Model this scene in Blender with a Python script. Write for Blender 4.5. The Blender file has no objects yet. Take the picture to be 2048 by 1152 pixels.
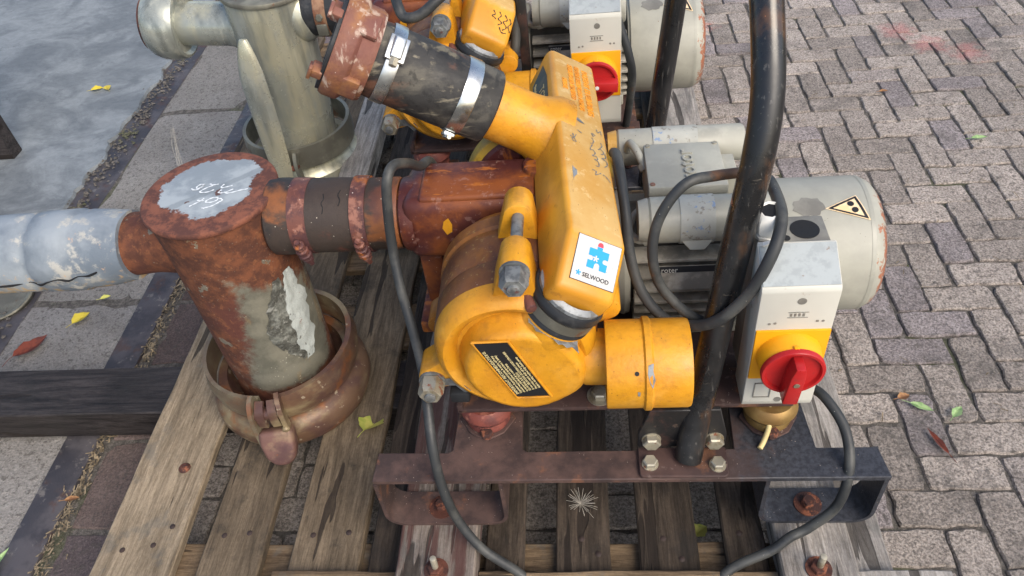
import bpy, bmesh, math, random
from mathutils import Vector, Matrix, noise

random.seed(7)
SC = bpy.context.scene
COL = SC.collection
PI = math.pi

# ------------------------------------------------------------------ camera, sky, sun, exposure
cam_d = bpy.data.cameras.new('camera'); cam = bpy.data.objects.new('camera', cam_d); COL.objects.link(cam)
RIGHT = Vector((0.99458547, 0.04501471, -0.0936665))
DOWN = Vector((-0.03539675, -0.70068346, -0.71259368))
FWD = Vector((-0.09770776, 0.71205081, -0.69529622))
CAM = Vector((0, 0, 1.5))
cam.matrix_world = Matrix(((RIGHT.x, -DOWN.x, -FWD.x, CAM.x), (RIGHT.y, -DOWN.y, -FWD.y, CAM.y), (RIGHT.z, -DOWN.z, -FWD.z, CAM.z), (0, 0, 0, 1)))
cam_d.sensor_width = 36; cam_d.lens = 36 * 1566 / 2048; cam_d.clip_start = 0.05; cam_d.clip_end = 500
SC.camera = cam

SUN_EL, SUN_AZ = math.radians(43), math.radians(138)     # azimuth measured from +Y towards +X
W_ = bpy.data.worlds.new('World'); SC.world = W_; W_.use_nodes = True
wn = W_.node_tree.nodes; wl = W_.node_tree.links
sky = wn.new('ShaderNodeTexSky'); sky.sky_type = 'NISHITA'; sky.sun_disc = False
sky.sun_elevation = SUN_EL; sky.sun_rotation = SUN_AZ; sky.air_density = 1.0; sky.dust_density = 3.0; sky.ozone_density = 1.0
wl.new(sky.outputs[0], wn['Background'].inputs[0]); wn['Background'].inputs[1].default_value = 0.15
sun_d = bpy.data.lights.new('sun', 'SUN'); sun_d.energy = 1.5; sun_d.angle = math.radians(40); sun_d.color = (1, 0.93, 0.82)
sun = bpy.data.objects.new('sun', sun_d); COL.objects.link(sun)
sd = Vector((math.sin(SUN_AZ) * math.cos(SUN_EL), math.cos(SUN_AZ) * math.cos(SUN_EL), math.sin(SUN_EL)))
sun.rotation_euler = sd.to_track_quat('Z', 'Y').to_euler(); sun.location = sd * 8
SC.view_settings.view_transform = 'Standard'; SC.view_settings.look = 'None'
SC.view_settings.exposure = 0.72; SC.view_settings.gamma = 1.0

# ------------------------------------------------------------------ materials
def S(r, g, b, k=1.0):
    f = lambda c: ((c / 255 + 0.055) / 1.055) ** 2.4 if c > 10 else c / 255 / 12.92
    return (f(r) * k, f(g) * k, f(b) * k, 1)

class NT:
    def __init__(s, name):
        s.m = bpy.data.materials.new(name); s.m.use_nodes = True
        s.t = s.m.node_tree; s.b = s.t.nodes['Principled BSDF']
        s.co = s.t.nodes.new('ShaderNodeTexCoord').outputs['Object']
        s.k = 0
    def n(s, typ, **kw):
        o = s.t.nodes.new(typ)
        for a, v in kw.items(): setattr(o, a, v)
        return o
    def l(s, a, b): s.t.links.new(a, b)
    def setin(s, sock, v):
        if hasattr(v, 'is_linked') or hasattr(v, 'links'): s.l(v, sock)
        else: sock.default_value = v
    def map(s, scale, seed=True):
        mp = s.n('ShaderNodeMapping'); s.l(s.co, mp.inputs[0])
        sc = scale if hasattr(scale, '__len__') else (scale,) * 3
        mp.inputs['Scale'].default_value = sc
        s.k += 1
        if seed: mp.inputs['Location'].default_value = (s.k * 3.71, s.k * 5.13, s.k * 2.37)
        return mp.outputs[0]
    def noise(s, scale, detail=5, rough=0.6, dist=0.0):
        o = s.n('ShaderNodeTexNoise'); s.l(s.map(scale), o.inputs['Vector'])
        o.inputs['Scale'].default_value = 1; o.inputs['Detail'].default_value = detail; o.inputs['Roughness'].default_value = rough
        o.inputs['Distortion'].default_value = dist
        return s.math('ADD', s.math('MULTIPLY', o.outputs[0], 1.6), -.3)
    def voro(s, scale, feat='F1'):
        o = s.n('ShaderNodeTexVoronoi', feature=feat); s.l(s.map(scale), o.inputs['Vector']); o.inputs['Scale'].default_value = 1
        return o.outputs[0]
    def step(s, v, lo, hi, a=0.0, b=1.0):
        o = s.n('ShaderNodeMapRange', interpolation_type='SMOOTHSTEP')
        s.setin(o.inputs[0], v); o.inputs[1].default_value = lo; o.inputs[2].default_value = hi
        o.inputs[3].default_value = a; o.inputs[4].default_value = b
        return o.outputs[0]
    def math(s, op, a, b=0.0):
        o = s.n('ShaderNodeMath', operation=op); s.setin(o.inputs[0], a); s.setin(o.inputs[1], b); return o.outputs[0]
    def mix(s, f, a, b):
        o = s.n('ShaderNodeMix', data_type='RGBA'); s.setin(o.inputs[0], f); s.setin(o.inputs[6], a); s.setin(o.inputs[7], b); return o.outputs[2]
    def mul(s, c, f):
        o = s.n('ShaderNodeMix', data_type='RGBA', blend_type='MULTIPLY'); o.inputs[0].default_value = 1
        s.setin(o.inputs[6], c); s.setin(o.inputs[7], f); return o.outputs[2]
    def xyz(s):
        o = s.n('ShaderNodeSeparateXYZ'); s.l(s.co, o.inputs[0]); return o.outputs
    def rnd(s):
        return s.n('ShaderNodeObjectInfo').outputs['Random']
    def bump(s, h, strength=0.3, dist=0.004):
        o = s.n('ShaderNodeBump'); o.inputs['Strength'].default_value = strength; o.inputs['Distance'].default_value = dist
        s.l(h, o.inputs['Height']); s.l(o.outputs[0], s.b.inputs['Normal'])
    def out(s, col=None, rough=None, metal=None, spec=None):
        if col is not None: s.setin(s.b.inputs['Base Color'], col)
        if rough is not None: s.setin(s.b.inputs['Roughness'], rough)
        if metal is not None: s.setin(s.b.inputs['Metallic'], metal)
        if spec is not None: s.setin(s.b.inputs['Specular IOR Level'], spec)
        return s.m

def worn(name, base, layers=(), rough=0.55, metal=0.0, var=0.18, vs=9, bump=(60, 0.12, 0.002), spec=0.4, speck=None, rv=0.15):
    """base colour + patches: (colour, scale, threshold, softness[, alpha[, roughness]])"""
    t = NT(name)
    nz = t.noise(vs, 6, 0.65)
    c = t.mul(base, t.mix(nz, (1 - var * 2, 1 - var * 2, 1 - var * 2, 1), (1 + var, 1 + var, 1 + var, 1)))
    r = t.step(nz, 0.2, 0.8, rough - rv, rough + rv)
    mt = metal
    for L in layers:
        col, sc, th, so = L[:4]; a = L[4] if len(L) > 4 else 1.0
        f = t.step(t.noise(sc, 7, 0.62), th - so, th + so, 0, a)
        c = t.mix(f, c, col)
        if len(L) > 5 and L[5] is not None:
            r = t.math('ADD', t.math('MULTIPLY', r, t.math('SUBTRACT', 1.0, f)), t.math('MULTIPLY', f, L[5]))
        if len(L) > 6:
            mt = t.math('ADD', t.math('MULTIPLY', mt, t.math('SUBTRACT', 1.0, f)), t.math('MULTIPLY', f, L[6]))
    if speck:
        f = t.step(t.voro(speck[1]), speck[2] * 0.55, speck[2], 1, 0)
        g = t.step(t.noise(speck[1] * 0.21, 3), 0.48, 0.6)
        c = t.mix(t.math('MULTIPLY', f, g), c, speck[0])
    if bump: t.bump(t.noise(bump[0], 8, 0.7), bump[1], bump[2])
    return t.out(c, r, mt, spec)

DUST = S(196, 188, 170)
yellow = worn('yellow_paint', S(214, 150, 32), [(S(182, 114, 30), 5, .58, .18, .5), (S(150, 96, 36), 60, .66, .14, .35), (S(226, 170, 74), 12, .64, .14, .4, .6), (S(120, 84, 40), (16, 16, 4), .68, .12, .4, .65), (S(120, 72, 26), (40, 40, 12), .80, .05, .7, .7), (S(140, 142, 140), 26, .87, .012, 1, .5)], rough=.42, bump=(110, .32, .002), spec=.45, speck=(S(84, 54, 26), 110, .11))
yellow_dusty = worn('yellow_paint_sun_faded', S(216, 172, 92), [(S(206, 146, 50), 8, .55, .16, .6), (S(160, 112, 60), (50, 12, 34), .74, .05, .7), (S(232, 204, 146), 30, .62, .12, .55), (S(140, 142, 140), 18, .86, .012, 1)], rough=.58, bump=(150, .1, .001), speck=(S(96, 64, 34), 90, .11))
yellow_plain = worn('yellow_plastic', S(232, 160, 20), [], rough=.42, var=.03, bump=(200, .02, .0005))
drum_rust = worn('rust_stained_yellow', S(122, 76, 34), [(S(98, 60, 36), 9, .5, .24, .9), (S(72, 44, 42), (7, 3, 9), .50, .2, .9), (S(178, 116, 30), (6, 4, 6), .66, .2, .65, .4), (S(120, 74, 40), 40, .6, .14, .5), (S(176, 148, 90), 110, .72, .08, .5)], rough=.5, bump=(90, .2, .002), speck=(DUST, 120, .10))
maroon = worn('maroon_rust', S(84, 42, 36), [(S(132, 72, 34), (5, 7, 5), .57, .1, .9), (S(66, 32, 34), 6, .55, .1, .8), (S(168, 98, 36), (14, 40, 5), .66, .06, .8), (S(152, 116, 104), 60, .7, .06, .4)], rough=.5, bump=(80, .2, .002), speck=(DUST, 110, .10))
frame_rust = worn('brown_rusted_steel', S(82, 62, 57), [(S(58, 45, 44), 7, .52, .14, .8), (S(124, 84, 58), 16, .68, .08, .55), (S(128, 112, 104), 50, .7, .06, .4)], rough=.58, bump=(120, .25, .002), speck=(S(200, 184, 170), 160, .11))
def make_frame_mat():
    t = NT('rusted_frame_with_blue_black_paint'); x, y, z = t.xyz(); n = t.noise(11, 8, .7); nf = t.noise(120, 7, .7)
    c = t.mix(t.step(n, .3, .7), S(60, 48, 46), S(90, 70, 64)); c = t.mix(t.step(t.noise(18, 6, .6), .62, .76, 0, .55), c, S(126, 84, 60))
    f = t.step(t.math('ADD', x, t.math('MULTIPLY', t.math('SUBTRACT', n, .5), .25)), .24, .34)
    c = t.mix(f, c, t.mix(t.step(nf, .3, .7), S(42, 43, 48), S(60, 62, 68)))
    sp = t.math('MULTIPLY', t.step(t.voro(150), .05, .11, 1, 0), t.step(t.noise(20, 3), .5, .6))
    c = t.mix(sp, c, S(196, 180, 166)); t.bump(nf, .3, .002)
    return t.out(c, t.step(f, 0, 1, .6, .42), 0, .4)
frame_plate_m = make_frame_mat()
rust_bolt = worn('rusty_bolt', S(92, 54, 42), [(S(62, 40, 36), 30, .5, .1), (S(128, 78, 56), 60, .62, .08)], rough=.75, bump=(200, .4, .002))
zinc_bolt = worn('zinc_bolt', S(176, 170, 152), [(S(128, 112, 84), 40, .6, .1, .7), (S(140, 70, 40), 45, .7, .05, .8)], rough=.45, metal=.55, bump=(160, .1, .001))
dark_nut = worn('grey_galvanised_nut', S(132, 134, 132), [(S(92, 94, 94), 40, .55, .1), (S(110, 62, 52), 30, .7, .05, .8)], rough=.5, metal=.35, bump=(160, .15, .001))
galv = worn('galvanised_steel', S(184, 185, 172), [(S(152, 156, 148), 6, .5, .16, .8), (S(196, 190, 160), (9, 9, 3), .58, .12, .7), (S(112, 116, 110), (26, 26, 3), .60, .14, .6), (S(206, 204, 186), (44, 44, 5), .68, .1, .5)], rough=.28, metal=.48, bump=(30, .1, .003), rv=.1)  # pale and dark upright streaks paint in the pipe's vertical highlight
galv_dull = worn('dull_galvanised_steel', S(140, 138, 124), [(S(108, 106, 96), 10, .5, .14), (S(120, 70, 40), 18, .72, .05, .7)], rough=.48, metal=.5, bump=(60, .15, .002))
stainless = worn('stainless_band', S(206, 208, 206), [(S(150, 146, 136), 20, .6, .1, .6)], rough=.24, metal=.95, bump=None)
band_rust = worn('rusty_hose_clip', S(108, 66, 56), [(S(78, 50, 50), 20, .5, .1), (S(160, 112, 94), 40, .64, .08, .6), (S(170, 98, 40), 14, .66, .06, .8)], rough=.6, bump=(120, .35, .002), speck=(S(210, 196, 186), 90, .12))
rubber = worn('dusty_black_rubber', S(52, 51, 50), [(S(98, 94, 84), (7, 18, 18), .56, .14, .75), (S(30, 29, 29), 9, .52, .1, .8), (S(128, 120, 100), 24, .72, .07, .6), (S(112, 74, 56), (4, 9, 9), .62, .07, .65), (S(28, 28, 28), (60, 12, 60), .62, .08, .6), (S(150, 142, 122), (9, 50, 50), .72, .07, .55)], rough=.62, bump=(40, .3, .003))
rubber_rust = worn('rust_stained_rubber', S(62, 52, 46), [(S(42, 39, 38), (6, 3, 3), .5, .08), (S(136, 82, 44), (5, 3, 9), .62, .08, .85), (S(100, 60, 50), 12, .66, .08, .7)], rough=.62, bump=(50, .35, .003), speck=(DUST, 90, .1))
rubber_clean = worn('black_rubber', S(38, 40, 43), [(S(66, 66, 66), 30, .62, .1, .6)], rough=.55, bump=(140, .15, .001))
cable_m = worn('black_cable_sheath', S(50, 52, 53), [(S(84, 84, 80), 12, .56, .12, .6), (S(120, 80, 48), 5, .74, .05, .6)], rough=.52, bump=(140, .12, .001), speck=(S(190, 186, 172), 110, .07))
black_tube = worn('black_painted_tube', S(36, 36, 37), [(S(88, 60, 36), (20, 20, 3), .60, .10, .7), (S(24, 24, 25), 8, .5, .1), (S(176, 112, 76), 30, .79, .012, .9), (S(96, 94, 90), (160, 160, 14), .72, .06, .5), (S(120, 112, 100), (40, 200, 200), .78, .04, .5)], rough=.30, bump=(120, .10, .001), spec=.6, speck=(S(126, 112, 96), 150, .08))  # brown lengthwise streaks stand for rust and a painted-in brown reflection
black_plate = worn('black_painted_plate', S(36, 35, 35), [(S(74, 52, 46), 14, .6, .1, .8), (S(110, 92, 80), 40, .74, .05, .5)], rough=.45, bump=(100, .2, .002), speck=(S(150, 138, 118), 90, .1))
motor_grey = worn('grey_motor_paint', S(164, 163, 151), [(S(144, 143, 133), 8, .55, .16, .5), (S(178, 175, 162), 22, .64, .1, .4), (S(120, 92, 72), 16, .84, .02, .8)], rough=.45, bump=(160, .08, .001), speck=(S(92, 84, 74), 80, .09))
motor_fin = worn('dusty_motor_fins', S(176, 172, 160), [(S(124, 120, 110), 12, .5, .12, .9), (S(170, 164, 150), 40, .6, .1, .6)], rough=.7, bump=(160, .2, .001))
box_grey = worn('pale_grey_plastic', S(194, 192, 181), [(S(192, 190, 180), 12, .6, .12, .6), (S(150, 128, 104), 30, .78, .03, .6)], rough=.45, var=.05, bump=(220, .03, .0005))
box_base = worn('mid_grey_plastic', S(128, 126, 118), [(S(104, 102, 96), 14, .55, .12, .8)], rough=.5, var=.08, bump=(220, .04, .0005))
red_plastic = worn('red_plastic', S(176, 34, 34), [(S(160, 30, 32), 14, .55, .14, .7), (S(110, 60, 50), 40, .74, .05, .5)], rough=.4, var=.06, bump=(180, .04, .0005))
white_plastic = worn('white_plastic', S(224, 222, 214), [], rough=.45, var=.05, bump=None)
white_paint = worn('white_paint_marker', S(222, 226, 228), [], rough=.6, var=.04, bump=None)
ink = worn('blue_grey_marker_ink', S(110, 116, 118), [], rough=.6, var=.1, bump=None)
black_ink = worn('black_print', S(30, 31, 34), [], rough=.5, var=.05, bump=None)
gold_print = worn('pale_gold_print', S(205, 190, 140), [], rough=.5, var=.05, bump=None)
sticker_white = worn('sticker_white', S(188, 188, 186), [(S(186, 182, 176), 30, .6, .1, .7)], rough=.45, var=.04, bump=None, speck=(S(110, 96, 84), 160, .12))
sticker_blue = worn('sticker_blue', S(22, 146, 214), [], rough=.42, var=.03, bump=None)
sticker_red = worn('sticker_red', S(226, 60, 76), [], rough=.42, var=.03, bump=None)
sticker_peach = worn('faded_warning_yellow', S(234, 208, 168), [(S(220, 184, 130), 40, .58, .1, .6)], rough=.45, var=.05, bump=None)
teal = worn('teal_label', S(56, 82, 84), [(S(80, 96, 90), 40, .6, .1, .6)], rough=.5, var=.08, bump=None)
chip_grey = worn('bare_metal_chip', S(150, 154, 156), [(S(110, 112, 112), 60, .55, .1)], rough=.5, metal=.3, bump=(220, .3, .001))
emboss = worn('raised_orange_lettering', S(228, 152, 40), [(S(206, 130, 30), 60, .55, .1)], rough=.5, var=.08, bump=None)
olive = worn('olive_yellow_ring', S(152, 126, 56), [(S(176, 146, 50), 8, .55, .12), (S(104, 76, 46), (14, 5, 14), .6, .08)], rough=.5, bump=(80, .2, .002))
void_dark = worn('dark_void', S(26, 26, 27), [], rough=.7, bump=None)  # near-black colour standing in for the shade inside holes and cracks
brass = worn('yellow_passivated_mount', S(150, 122, 74), [(S(130, 100, 60), 20, .56, .1, .8)], rough=.42, metal=.55, bump=(100, .1, .001))
red_mount = worn('red_oxide_mount', S(124, 66, 56), [(S(92, 50, 46), 20, .5, .1), (S(168, 110, 90), 50, .66, .06, .6)], rough=.55, bump=(120, .25, .002))
coupling_rust = worn('rust_flecked_coupling', S(126, 84, 70), [(S(156, 108, 62), (9, 12, 12), .54, .14, .8), (S(108, 66, 60), 14, .60, .12, .7), (S(190, 170, 154), 30, .66, .07, .65), (S(200, 184, 168), (60, 14, 14), .70, .06, .6)], rough=.6, bump=(90, .4, .003), speck=(S(216, 204, 194), 100, .13))
ring_metal = worn('tarnished_coupling_metal', S(112, 86, 68), [(S(150, 136, 104), (5, 5, 10), .58, .12, .8), (S(80, 56, 56), 9, .56, .14, .75), (S(140, 88, 52), 13, .66, .1, .7), (S(196, 184, 160), 44, .74, .05, .5)], rough=.46, metal=.25, bump=(70, .25, .002))
band_olive = worn('pale_brown_band', S(130, 120, 100), [(S(104, 86, 72), 10, .54, .12, .8), (S(126, 84, 60), 9, .66, .08, .8)], rough=.45, metal=.3, bump=(80, .2, .002))
ZB = .19

def make_chamber_mat():
    t = NT('yellow_paint_pale_long_face')
    nm = t.n('ShaderNodeNewGeometry').outputs['Normal']; dt = t.n('ShaderNodeVectorMath', operation='DOT_PRODUCT'); t.l(nm, dt.inputs[0]); dt.inputs[1].default_value = (.527, .033, .849)
    n = t.noise(8, 7, .65); nf = t.noise(40, 7, .7); n3 = t.noise(90, 6, .7)
    base = t.mix(t.step(n, .3, .7), S(192, 132, 38), S(214, 152, 46))
    base = t.mix(t.step(nf, .66, .8, 0, .5), base, S(140, 92, 38))
    dust = t.mix(t.step(n, .3, .72), S(186, 140, 66), S(196, 160, 98))
    dust = t.mix(t.step(nf, .58, .75, 0, .6), dust, S(212, 184, 132))
    dust = t.mix(t.step(t.noise((60, 14, 60), 6, .7), .72, .78, 0, .6), dust, S(146, 104, 60))
    f = t.step(t.math('ADD', dt.outputs['Value'], t.math('MULTIPLY', t.math('SUBTRACT', nf, .5), .12)), .86, .97)  # paler and rougher where the surface faces along the long face's normal
    c = t.mix(f, base, dust)
    c = t.mix(t.step(t.noise(24, 4, .55), .86, .87), c, S(140, 144, 146))
    c = t.mix(t.math('MULTIPLY', t.step(t.voro(110), .05, .11, 1, 0), t.step(t.noise(20, 3), .5, .6)), c, S(92, 64, 36))
    t.bump(n3, .14, .0015)
    return t.out(c, t.step(f, 0, 1, .38, .62), 0, .42)

def make_hose_mat():
    t = NT('cracked_grey_hose')
    x, y, z = t.xyz(); z = t.math('ADD', z, ZB)
    n1 = t.noise(14, 7, .7); n2 = t.noise(5, 5, .6); n3 = t.noise(40, 6, .7)
    c = t.mix(t.step(n2, .35, .65), S(100, 110, 120), S(138, 146, 152))
    c = t.mix(t.step(n1, .54, .68, 0, .85), c, S(168, 166, 158))
    c = t.mix(t.step(t.math('ADD', n3, t.math('MULTIPLY', t.math('SUBTRACT', .565, z), 4.0)), .6, .8, 0, .85), c, S(182, 154, 112))
    c = t.mix(t.step(n3, .72, .78, 0, .7), c, S(184, 154, 130))
    t.bump(n1, .45, .004)
    return t.out(c, .62, 0, .35)

def make_riser_mat(cx, cy):
    """rust over most of the pipe, a bare grey-green zinc patch on the front"""
    t = NT('rusted_zinc_riser')
    x, y, z = t.xyz(); z = t.math('ADD', z, ZB)
    n = t.noise(9, 8, .68); nf = t.noise(70, 7, .7); nb = t.noise(26, 7, .7)
    rust = t.mix(t.step(nb, .35, .7), S(78, 48, 37), S(112, 68, 46))
    rust = t.mix(t.step(t.noise(6, 6, .6), .46, .74, 0, .8), rust, S(86, 50, 44))
    rust = t.mix(t.step(nf, .58, .72, 0, .45), rust, S(140, 90, 58))
    zc = t.mix(t.step(n, .35, .65), S(102, 101, 90), S(128, 125, 111))
    zc = t.mix(t.step(t.noise((24, 24, 6), 6, .6), .58, .68, 0, .5), zc, S(146, 124, 88))
    jit = t.math('MULTIPLY', t.math('SUBTRACT', n, .5), .075)
    jf = t.math('MULTIPLY', t.math('SUBTRACT', nf, .5), .03)
    j = t.math('ADD', jit, jf)
    wx = t.math('SUBTRACT', x, cx); wy = t.math('SUBTRACT', y, cy)
    lx = t.math('ADD', t.math('MULTIPLY', wx, .85), t.math('MULTIPLY', wy, .52))
    fr = t.math('ADD', t.math('MULTIPLY', wx, .52), t.math('MULTIPLY', wy, -.85))
    edge = t.math('ADD', t.math('ADD', lx, .058), j)                       # left border of the patch
    edge = t.math('ADD', edge, t.math('MULTIPLY', t.math('SUBTRACT', .42, z), .18))
    m1 = t.step(edge, -.010, .016)
    m2 = t.step(t.math('ADD', t.math('ADD', t.math('SUBTRACT', .555, z), t.math('MULTIPLY', lx, -.7)), j), -.01, .02)
    m3 = t.step(t.math('ADD', t.math('SUBTRACT', .104, lx), j), -.006, .01)
    m4 = t.step(t.math('ADD', t.math('SUBTRACT', z, .265), t.math('MULTIPLY', j, .5)), -.006, .01)
    m5 = t.step(fr, .0, .02)
    f = t.math('MULTIPLY', t.math('MULTIPLY', m1, m2), t.math('MULTIPLY', t.math('MULTIPLY', m3, m4), m5))
    f2 = t.step(t.noise(20, 5, .6), .70, .73, 0, .8)
    f = t.math('MAXIMUM', f, f2)
    c = t.mix(f, rust, zc)
    sp = t.math('MULTIPLY', t.step(t.voro(120), .10, .2, 1, 0), t.math('MULTIPLY', t.step(t.noise(9, 3), .42, .55), t.math('MAXIMUM', f, .12)))
    c = t.mix(sp, c, S(186, 182, 166))
    t.bump(nf, .3, .003)
    return t.out(c, t.step(f, 0, 1, .8, .5), t.step(f, 0, 1, 0, .2), .35)

def make_cap_mat(cx, cy):
    t = NT('painted_rusty_cap')
    x, y, z = t.xyz()
    n = t.noise(13, 8, .7); nf = t.noise(80, 7, .7)
    rust = t.mix(t.step(t.noise(34, 7, .7), .38, .66), S(84, 52, 44), S(124, 76, 58))
    grey = t.mix(t.step(t.noise(18, 6, .6), .35, .68), S(130, 138, 143), S(158, 165, 168))
    lx = t.math('SUBTRACT', x, cx - .001); ly = t.math('SUBTRACT', y, cy + .016)
    d = t.math('SQRT', t.math('ADD', t.math('MULTIPLY', lx, lx), t.math('MULTIPLY', t.math('MULTIPLY', ly, ly), 1.1)))
    d = t.math('ADD', d, t.math('ADD', t.math('MULTIPLY', t.math('SUBTRACT', n, .5), .055), t.math('MULTIPLY', t.math('SUBTRACT', nf, .5), .012)))
    f = t.step(d, .088, .092, 1, 0)
    # rust tongue at the right
    qx = t.math('SUBTRACT', x, cx + .092); qy = t.math('SUBTRACT', y, cy + .015)
    q = t.math('SQRT', t.math('ADD', t.math('MULTIPLY', qx, qx), t.math('MULTIPLY', t.math('MULTIPLY', qy, qy), .55)))
    q = t.math('ADD', q, t.math('MULTIPLY', t.math('SUBTRACT', n, .5), .06))
    f = t.math('MULTIPLY', f, t.step(q, .022, .026))
    f = t.math('MULTIPLY', f, t.step(t.noise(30, 4, .5), .80, .83, 1, .1))
    # a dull streak across the paint
    st = t.math('ADD', t.math('SUBTRACT', ly, t.math('MULTIPLY', lx, .75)), t.math('MULTIPLY', t.math('SUBTRACT', n, .5), .02))
    st = t.step(t.math('ABSOLUTE', t.math('ADD', st, .018)), .006, .012, .55, 0)
    grey = t.mix(st, grey, S(112, 120, 124))
    t.bump(nf, .25, .002)
    return t.out(t.mix(f, rust, grey), t.step(f, 0, 1, .8, .5), 0, .4)

def wood(name, dark, light, axis='Y', wet=0.0, red=None):
    t = NT(name)
    sc = {'Y': (1, .085, 1), 'X': (.085, 1, 1)}[axis]
    mk = lambda k: tuple(k * v for v in sc)
    r = t.rnd()
    # shift the grain from board to board
    add = t.n('ShaderNodeVectorMath', operation='ADD'); t.l(t.co, add.inputs[0])
    cmb = t.n('ShaderNodeCombineXYZ'); t.l(t.math('MULTIPLY', r, 17.3), cmb.inputs[0]); t.l(t.math('MULTIPLY', r, 9.1), cmb.inputs[1]); t.l(cmb.outputs[0], add.inputs[1])
    t.co = add.outputs[0]
    g = t.noise(mk(38), 9, .7, 1.2); g2 = t.noise(mk(230), 7, .75, .5); gi = t.noise(140, 5, .75); n = t.noise(5, 5, .6)
    c = t.mix(t.step(g, .15, .85), dark, light)
    c = t.mul(c, t.mix(t.step(g2, .3, .62), (.72, .70, .68, 1), (1.05, 1.05, 1.05, 1)))
    c = t.mul(c, t.mix(gi, (.72, .71, .70, 1), (1.25, 1.25, 1.25, 1)))
    c = t.mul(c, t.mix(n, (.62, .6, .58, 1), (1.3, 1.28, 1.26, 1)))
    c = t.mul(c, t.mix(r, (.8, .78, .76, 1), (1.12, 1.12, 1.12, 1)))
    c = t.mix(t.step(t.noise(11, 7, .7), .56, .74, 0, .45), c, S(92, 92, 88) if light[0] > .2 else S(40, 38, 36))
    # long cracks and knots
    cr = t.step(t.noise(mk(26), 3, .5, .2), .655, .675, 0, .75)
    c = t.mix(cr, c, S(34, 28, 24))
    kn = t.step(t.voro((7, 2.4, 7) if axis == 'Y' else (2.4, 7, 7)), .07, .13, .8, 0)
    c = t.mix(kn, c, S(46, 34, 26))
    if red:
        c = t.mix(t.step(t.noise(mk(30), 6, .6), .48, .58, 0, .8), c, red)
    h = t.math('ADD', t.math('MULTIPLY', g2, .6), t.math('MULTIPLY', cr, -1.5))
    t.bump(h, .6, .003)
    return t.out(c, .75 - wet, 0, .25)

wood_tan = wood('weathered_tan_board', S(112, 101, 85), S(166, 152, 130))
wood_brown = wood('weathered_brown_board', S(78, 69, 57), S(120, 107, 89))
wood_dark = wood('dark_board', S(44, 39, 34), S(92, 82, 72))  # same grain in darker tones, for the boards below the pump
wood_grey = wood('silver_grey_board', S(112, 110, 108), S(178, 174, 168))
wood_red = wood('red_painted_grey_timber', S(92, 84, 78), S(142, 134, 127), red=S(80, 52, 48))
wood_x = wood('rough_sawn_cross_board', S(82, 68, 54), S(136, 118, 94), 'X')
wood_black = wood('black_stained_beam', S(24, 22, 22), S(66, 62, 62), 'X', .3)

def brick_mat(name, a, b, c3, big=16, stain=False, grain=(.46, 1.45)):
    t = NT(name)
    r = t.rnd()
    add = t.n('ShaderNodeVectorMath', operation='ADD'); t.l(t.co, add.inputs[0])
    cmb = t.n('ShaderNodeCombineXYZ'); t.l(t.math('MULTIPLY', r, 31.3), cmb.inputs[0]); t.l(t.math('MULTIPLY', r, 19.1), cmb.inputs[1]); t.l(cmb.outputs[0], add.inputs[1])
    t.co = add.outputs[0]
    n = t.noise(big, 8, .7); nf = t.noise(190, 6, .75); nm = t.noise(60, 7, .7)
    c = t.mix(t.step(r, .1, .9), a, b)
    c = t.mix(t.step(t.math('FRACT', t.math('MULTIPLY', r, 7.77)), .76, .86), c, c3)
    c = t.mul(c, t.mix(t.math('FRACT', t.math('MULTIPLY', r, 3.37)), (.82, .82, .82, 1), (1.14, 1.14, 1.14, 1)))
    c = t.mul(c, t.mix(n, (.66, .65, .64, 1), (1.3, 1.3, 1.3, 1)))
    c = t.mul(c, t.mix(t.step(nf, .25, .75), (grain[0],) * 3 + (1,), (grain[1],) * 3 + (1,)))
    c = t.mix(t.step(nm, .56, .68, 0, .6), c, S(84, 79, 73))
    c = t.mix(t.step(t.voro(75), .10, .22, .55, 0), c, S(70, 66, 62))
    c = t.mix(t.step(t.noise(260, 4, .7), .70, .80, 0, .6 if stain else .25), c, S(214, 208, 198))
    if stain:
        gq = t.n('ShaderNodeNewGeometry').outputs['Position']; big_n = t.n('ShaderNodeTexNoise'); t.l(gq, big_n.inputs['Vector']); big_n.inputs['Scale'].default_value = 4.5; big_n.inputs['Detail'].default_value = 6; big_n.inputs['Roughness'].default_value = .65
        c = t.mix(t.step(big_n.outputs[0], .52, .66, 0, .5), c, S(92, 88, 84))
        gp = t.n('ShaderNodeNewGeometry').outputs['Position']; sx = t.n('ShaderNodeSeparateXYZ'); t.l(gp, sx.inputs[0]); wob = t.math('MULTIPLY', t.math('SUBTRACT', t.noise(22, 6, .7), .5), .16)
        for (ax, ay, ar) in ((1.19, 2.85, .055), (1.26, 2.74, .05), (1.38, 2.66, .06), (.49, 2.99, .03)):
            dx = t.math('SUBTRACT', sx.outputs[0], ax); dy = t.math('SUBTRACT', sx.outputs[1], ay)
            dd_ = t.math('ADD', t.math('SQRT', t.math('ADD', t.math('MULTIPLY', dx, dx), t.math('MULTIPLY', dy, dy))), wob)
            c = t.mix(t.step(dd_, ar * .0, ar * 1.6, .34, 0), c, S(208, 112, 110))
    t.bump(t.math('ADD', t.math('MULTIPLY', nf, .9), nm), .9, .006)
    return t.out(c, .85, 0, .3)
brick_m = brick_mat('weathered_grey_paver', S(160, 150, 141), S(178, 167, 157), S(152, 143, 141), stain=True)
brick_br = brick_mat('brown_paver', S(104, 90, 86), S(122, 106, 100), S(110, 98, 98), grain=(.7, 1.22))
kerb_m = brick_mat('grimy_concrete_slab', S(142, 139, 134), S(152, 148, 142), S(146, 142, 137), 6, grain=(.74, 1.2))

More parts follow.
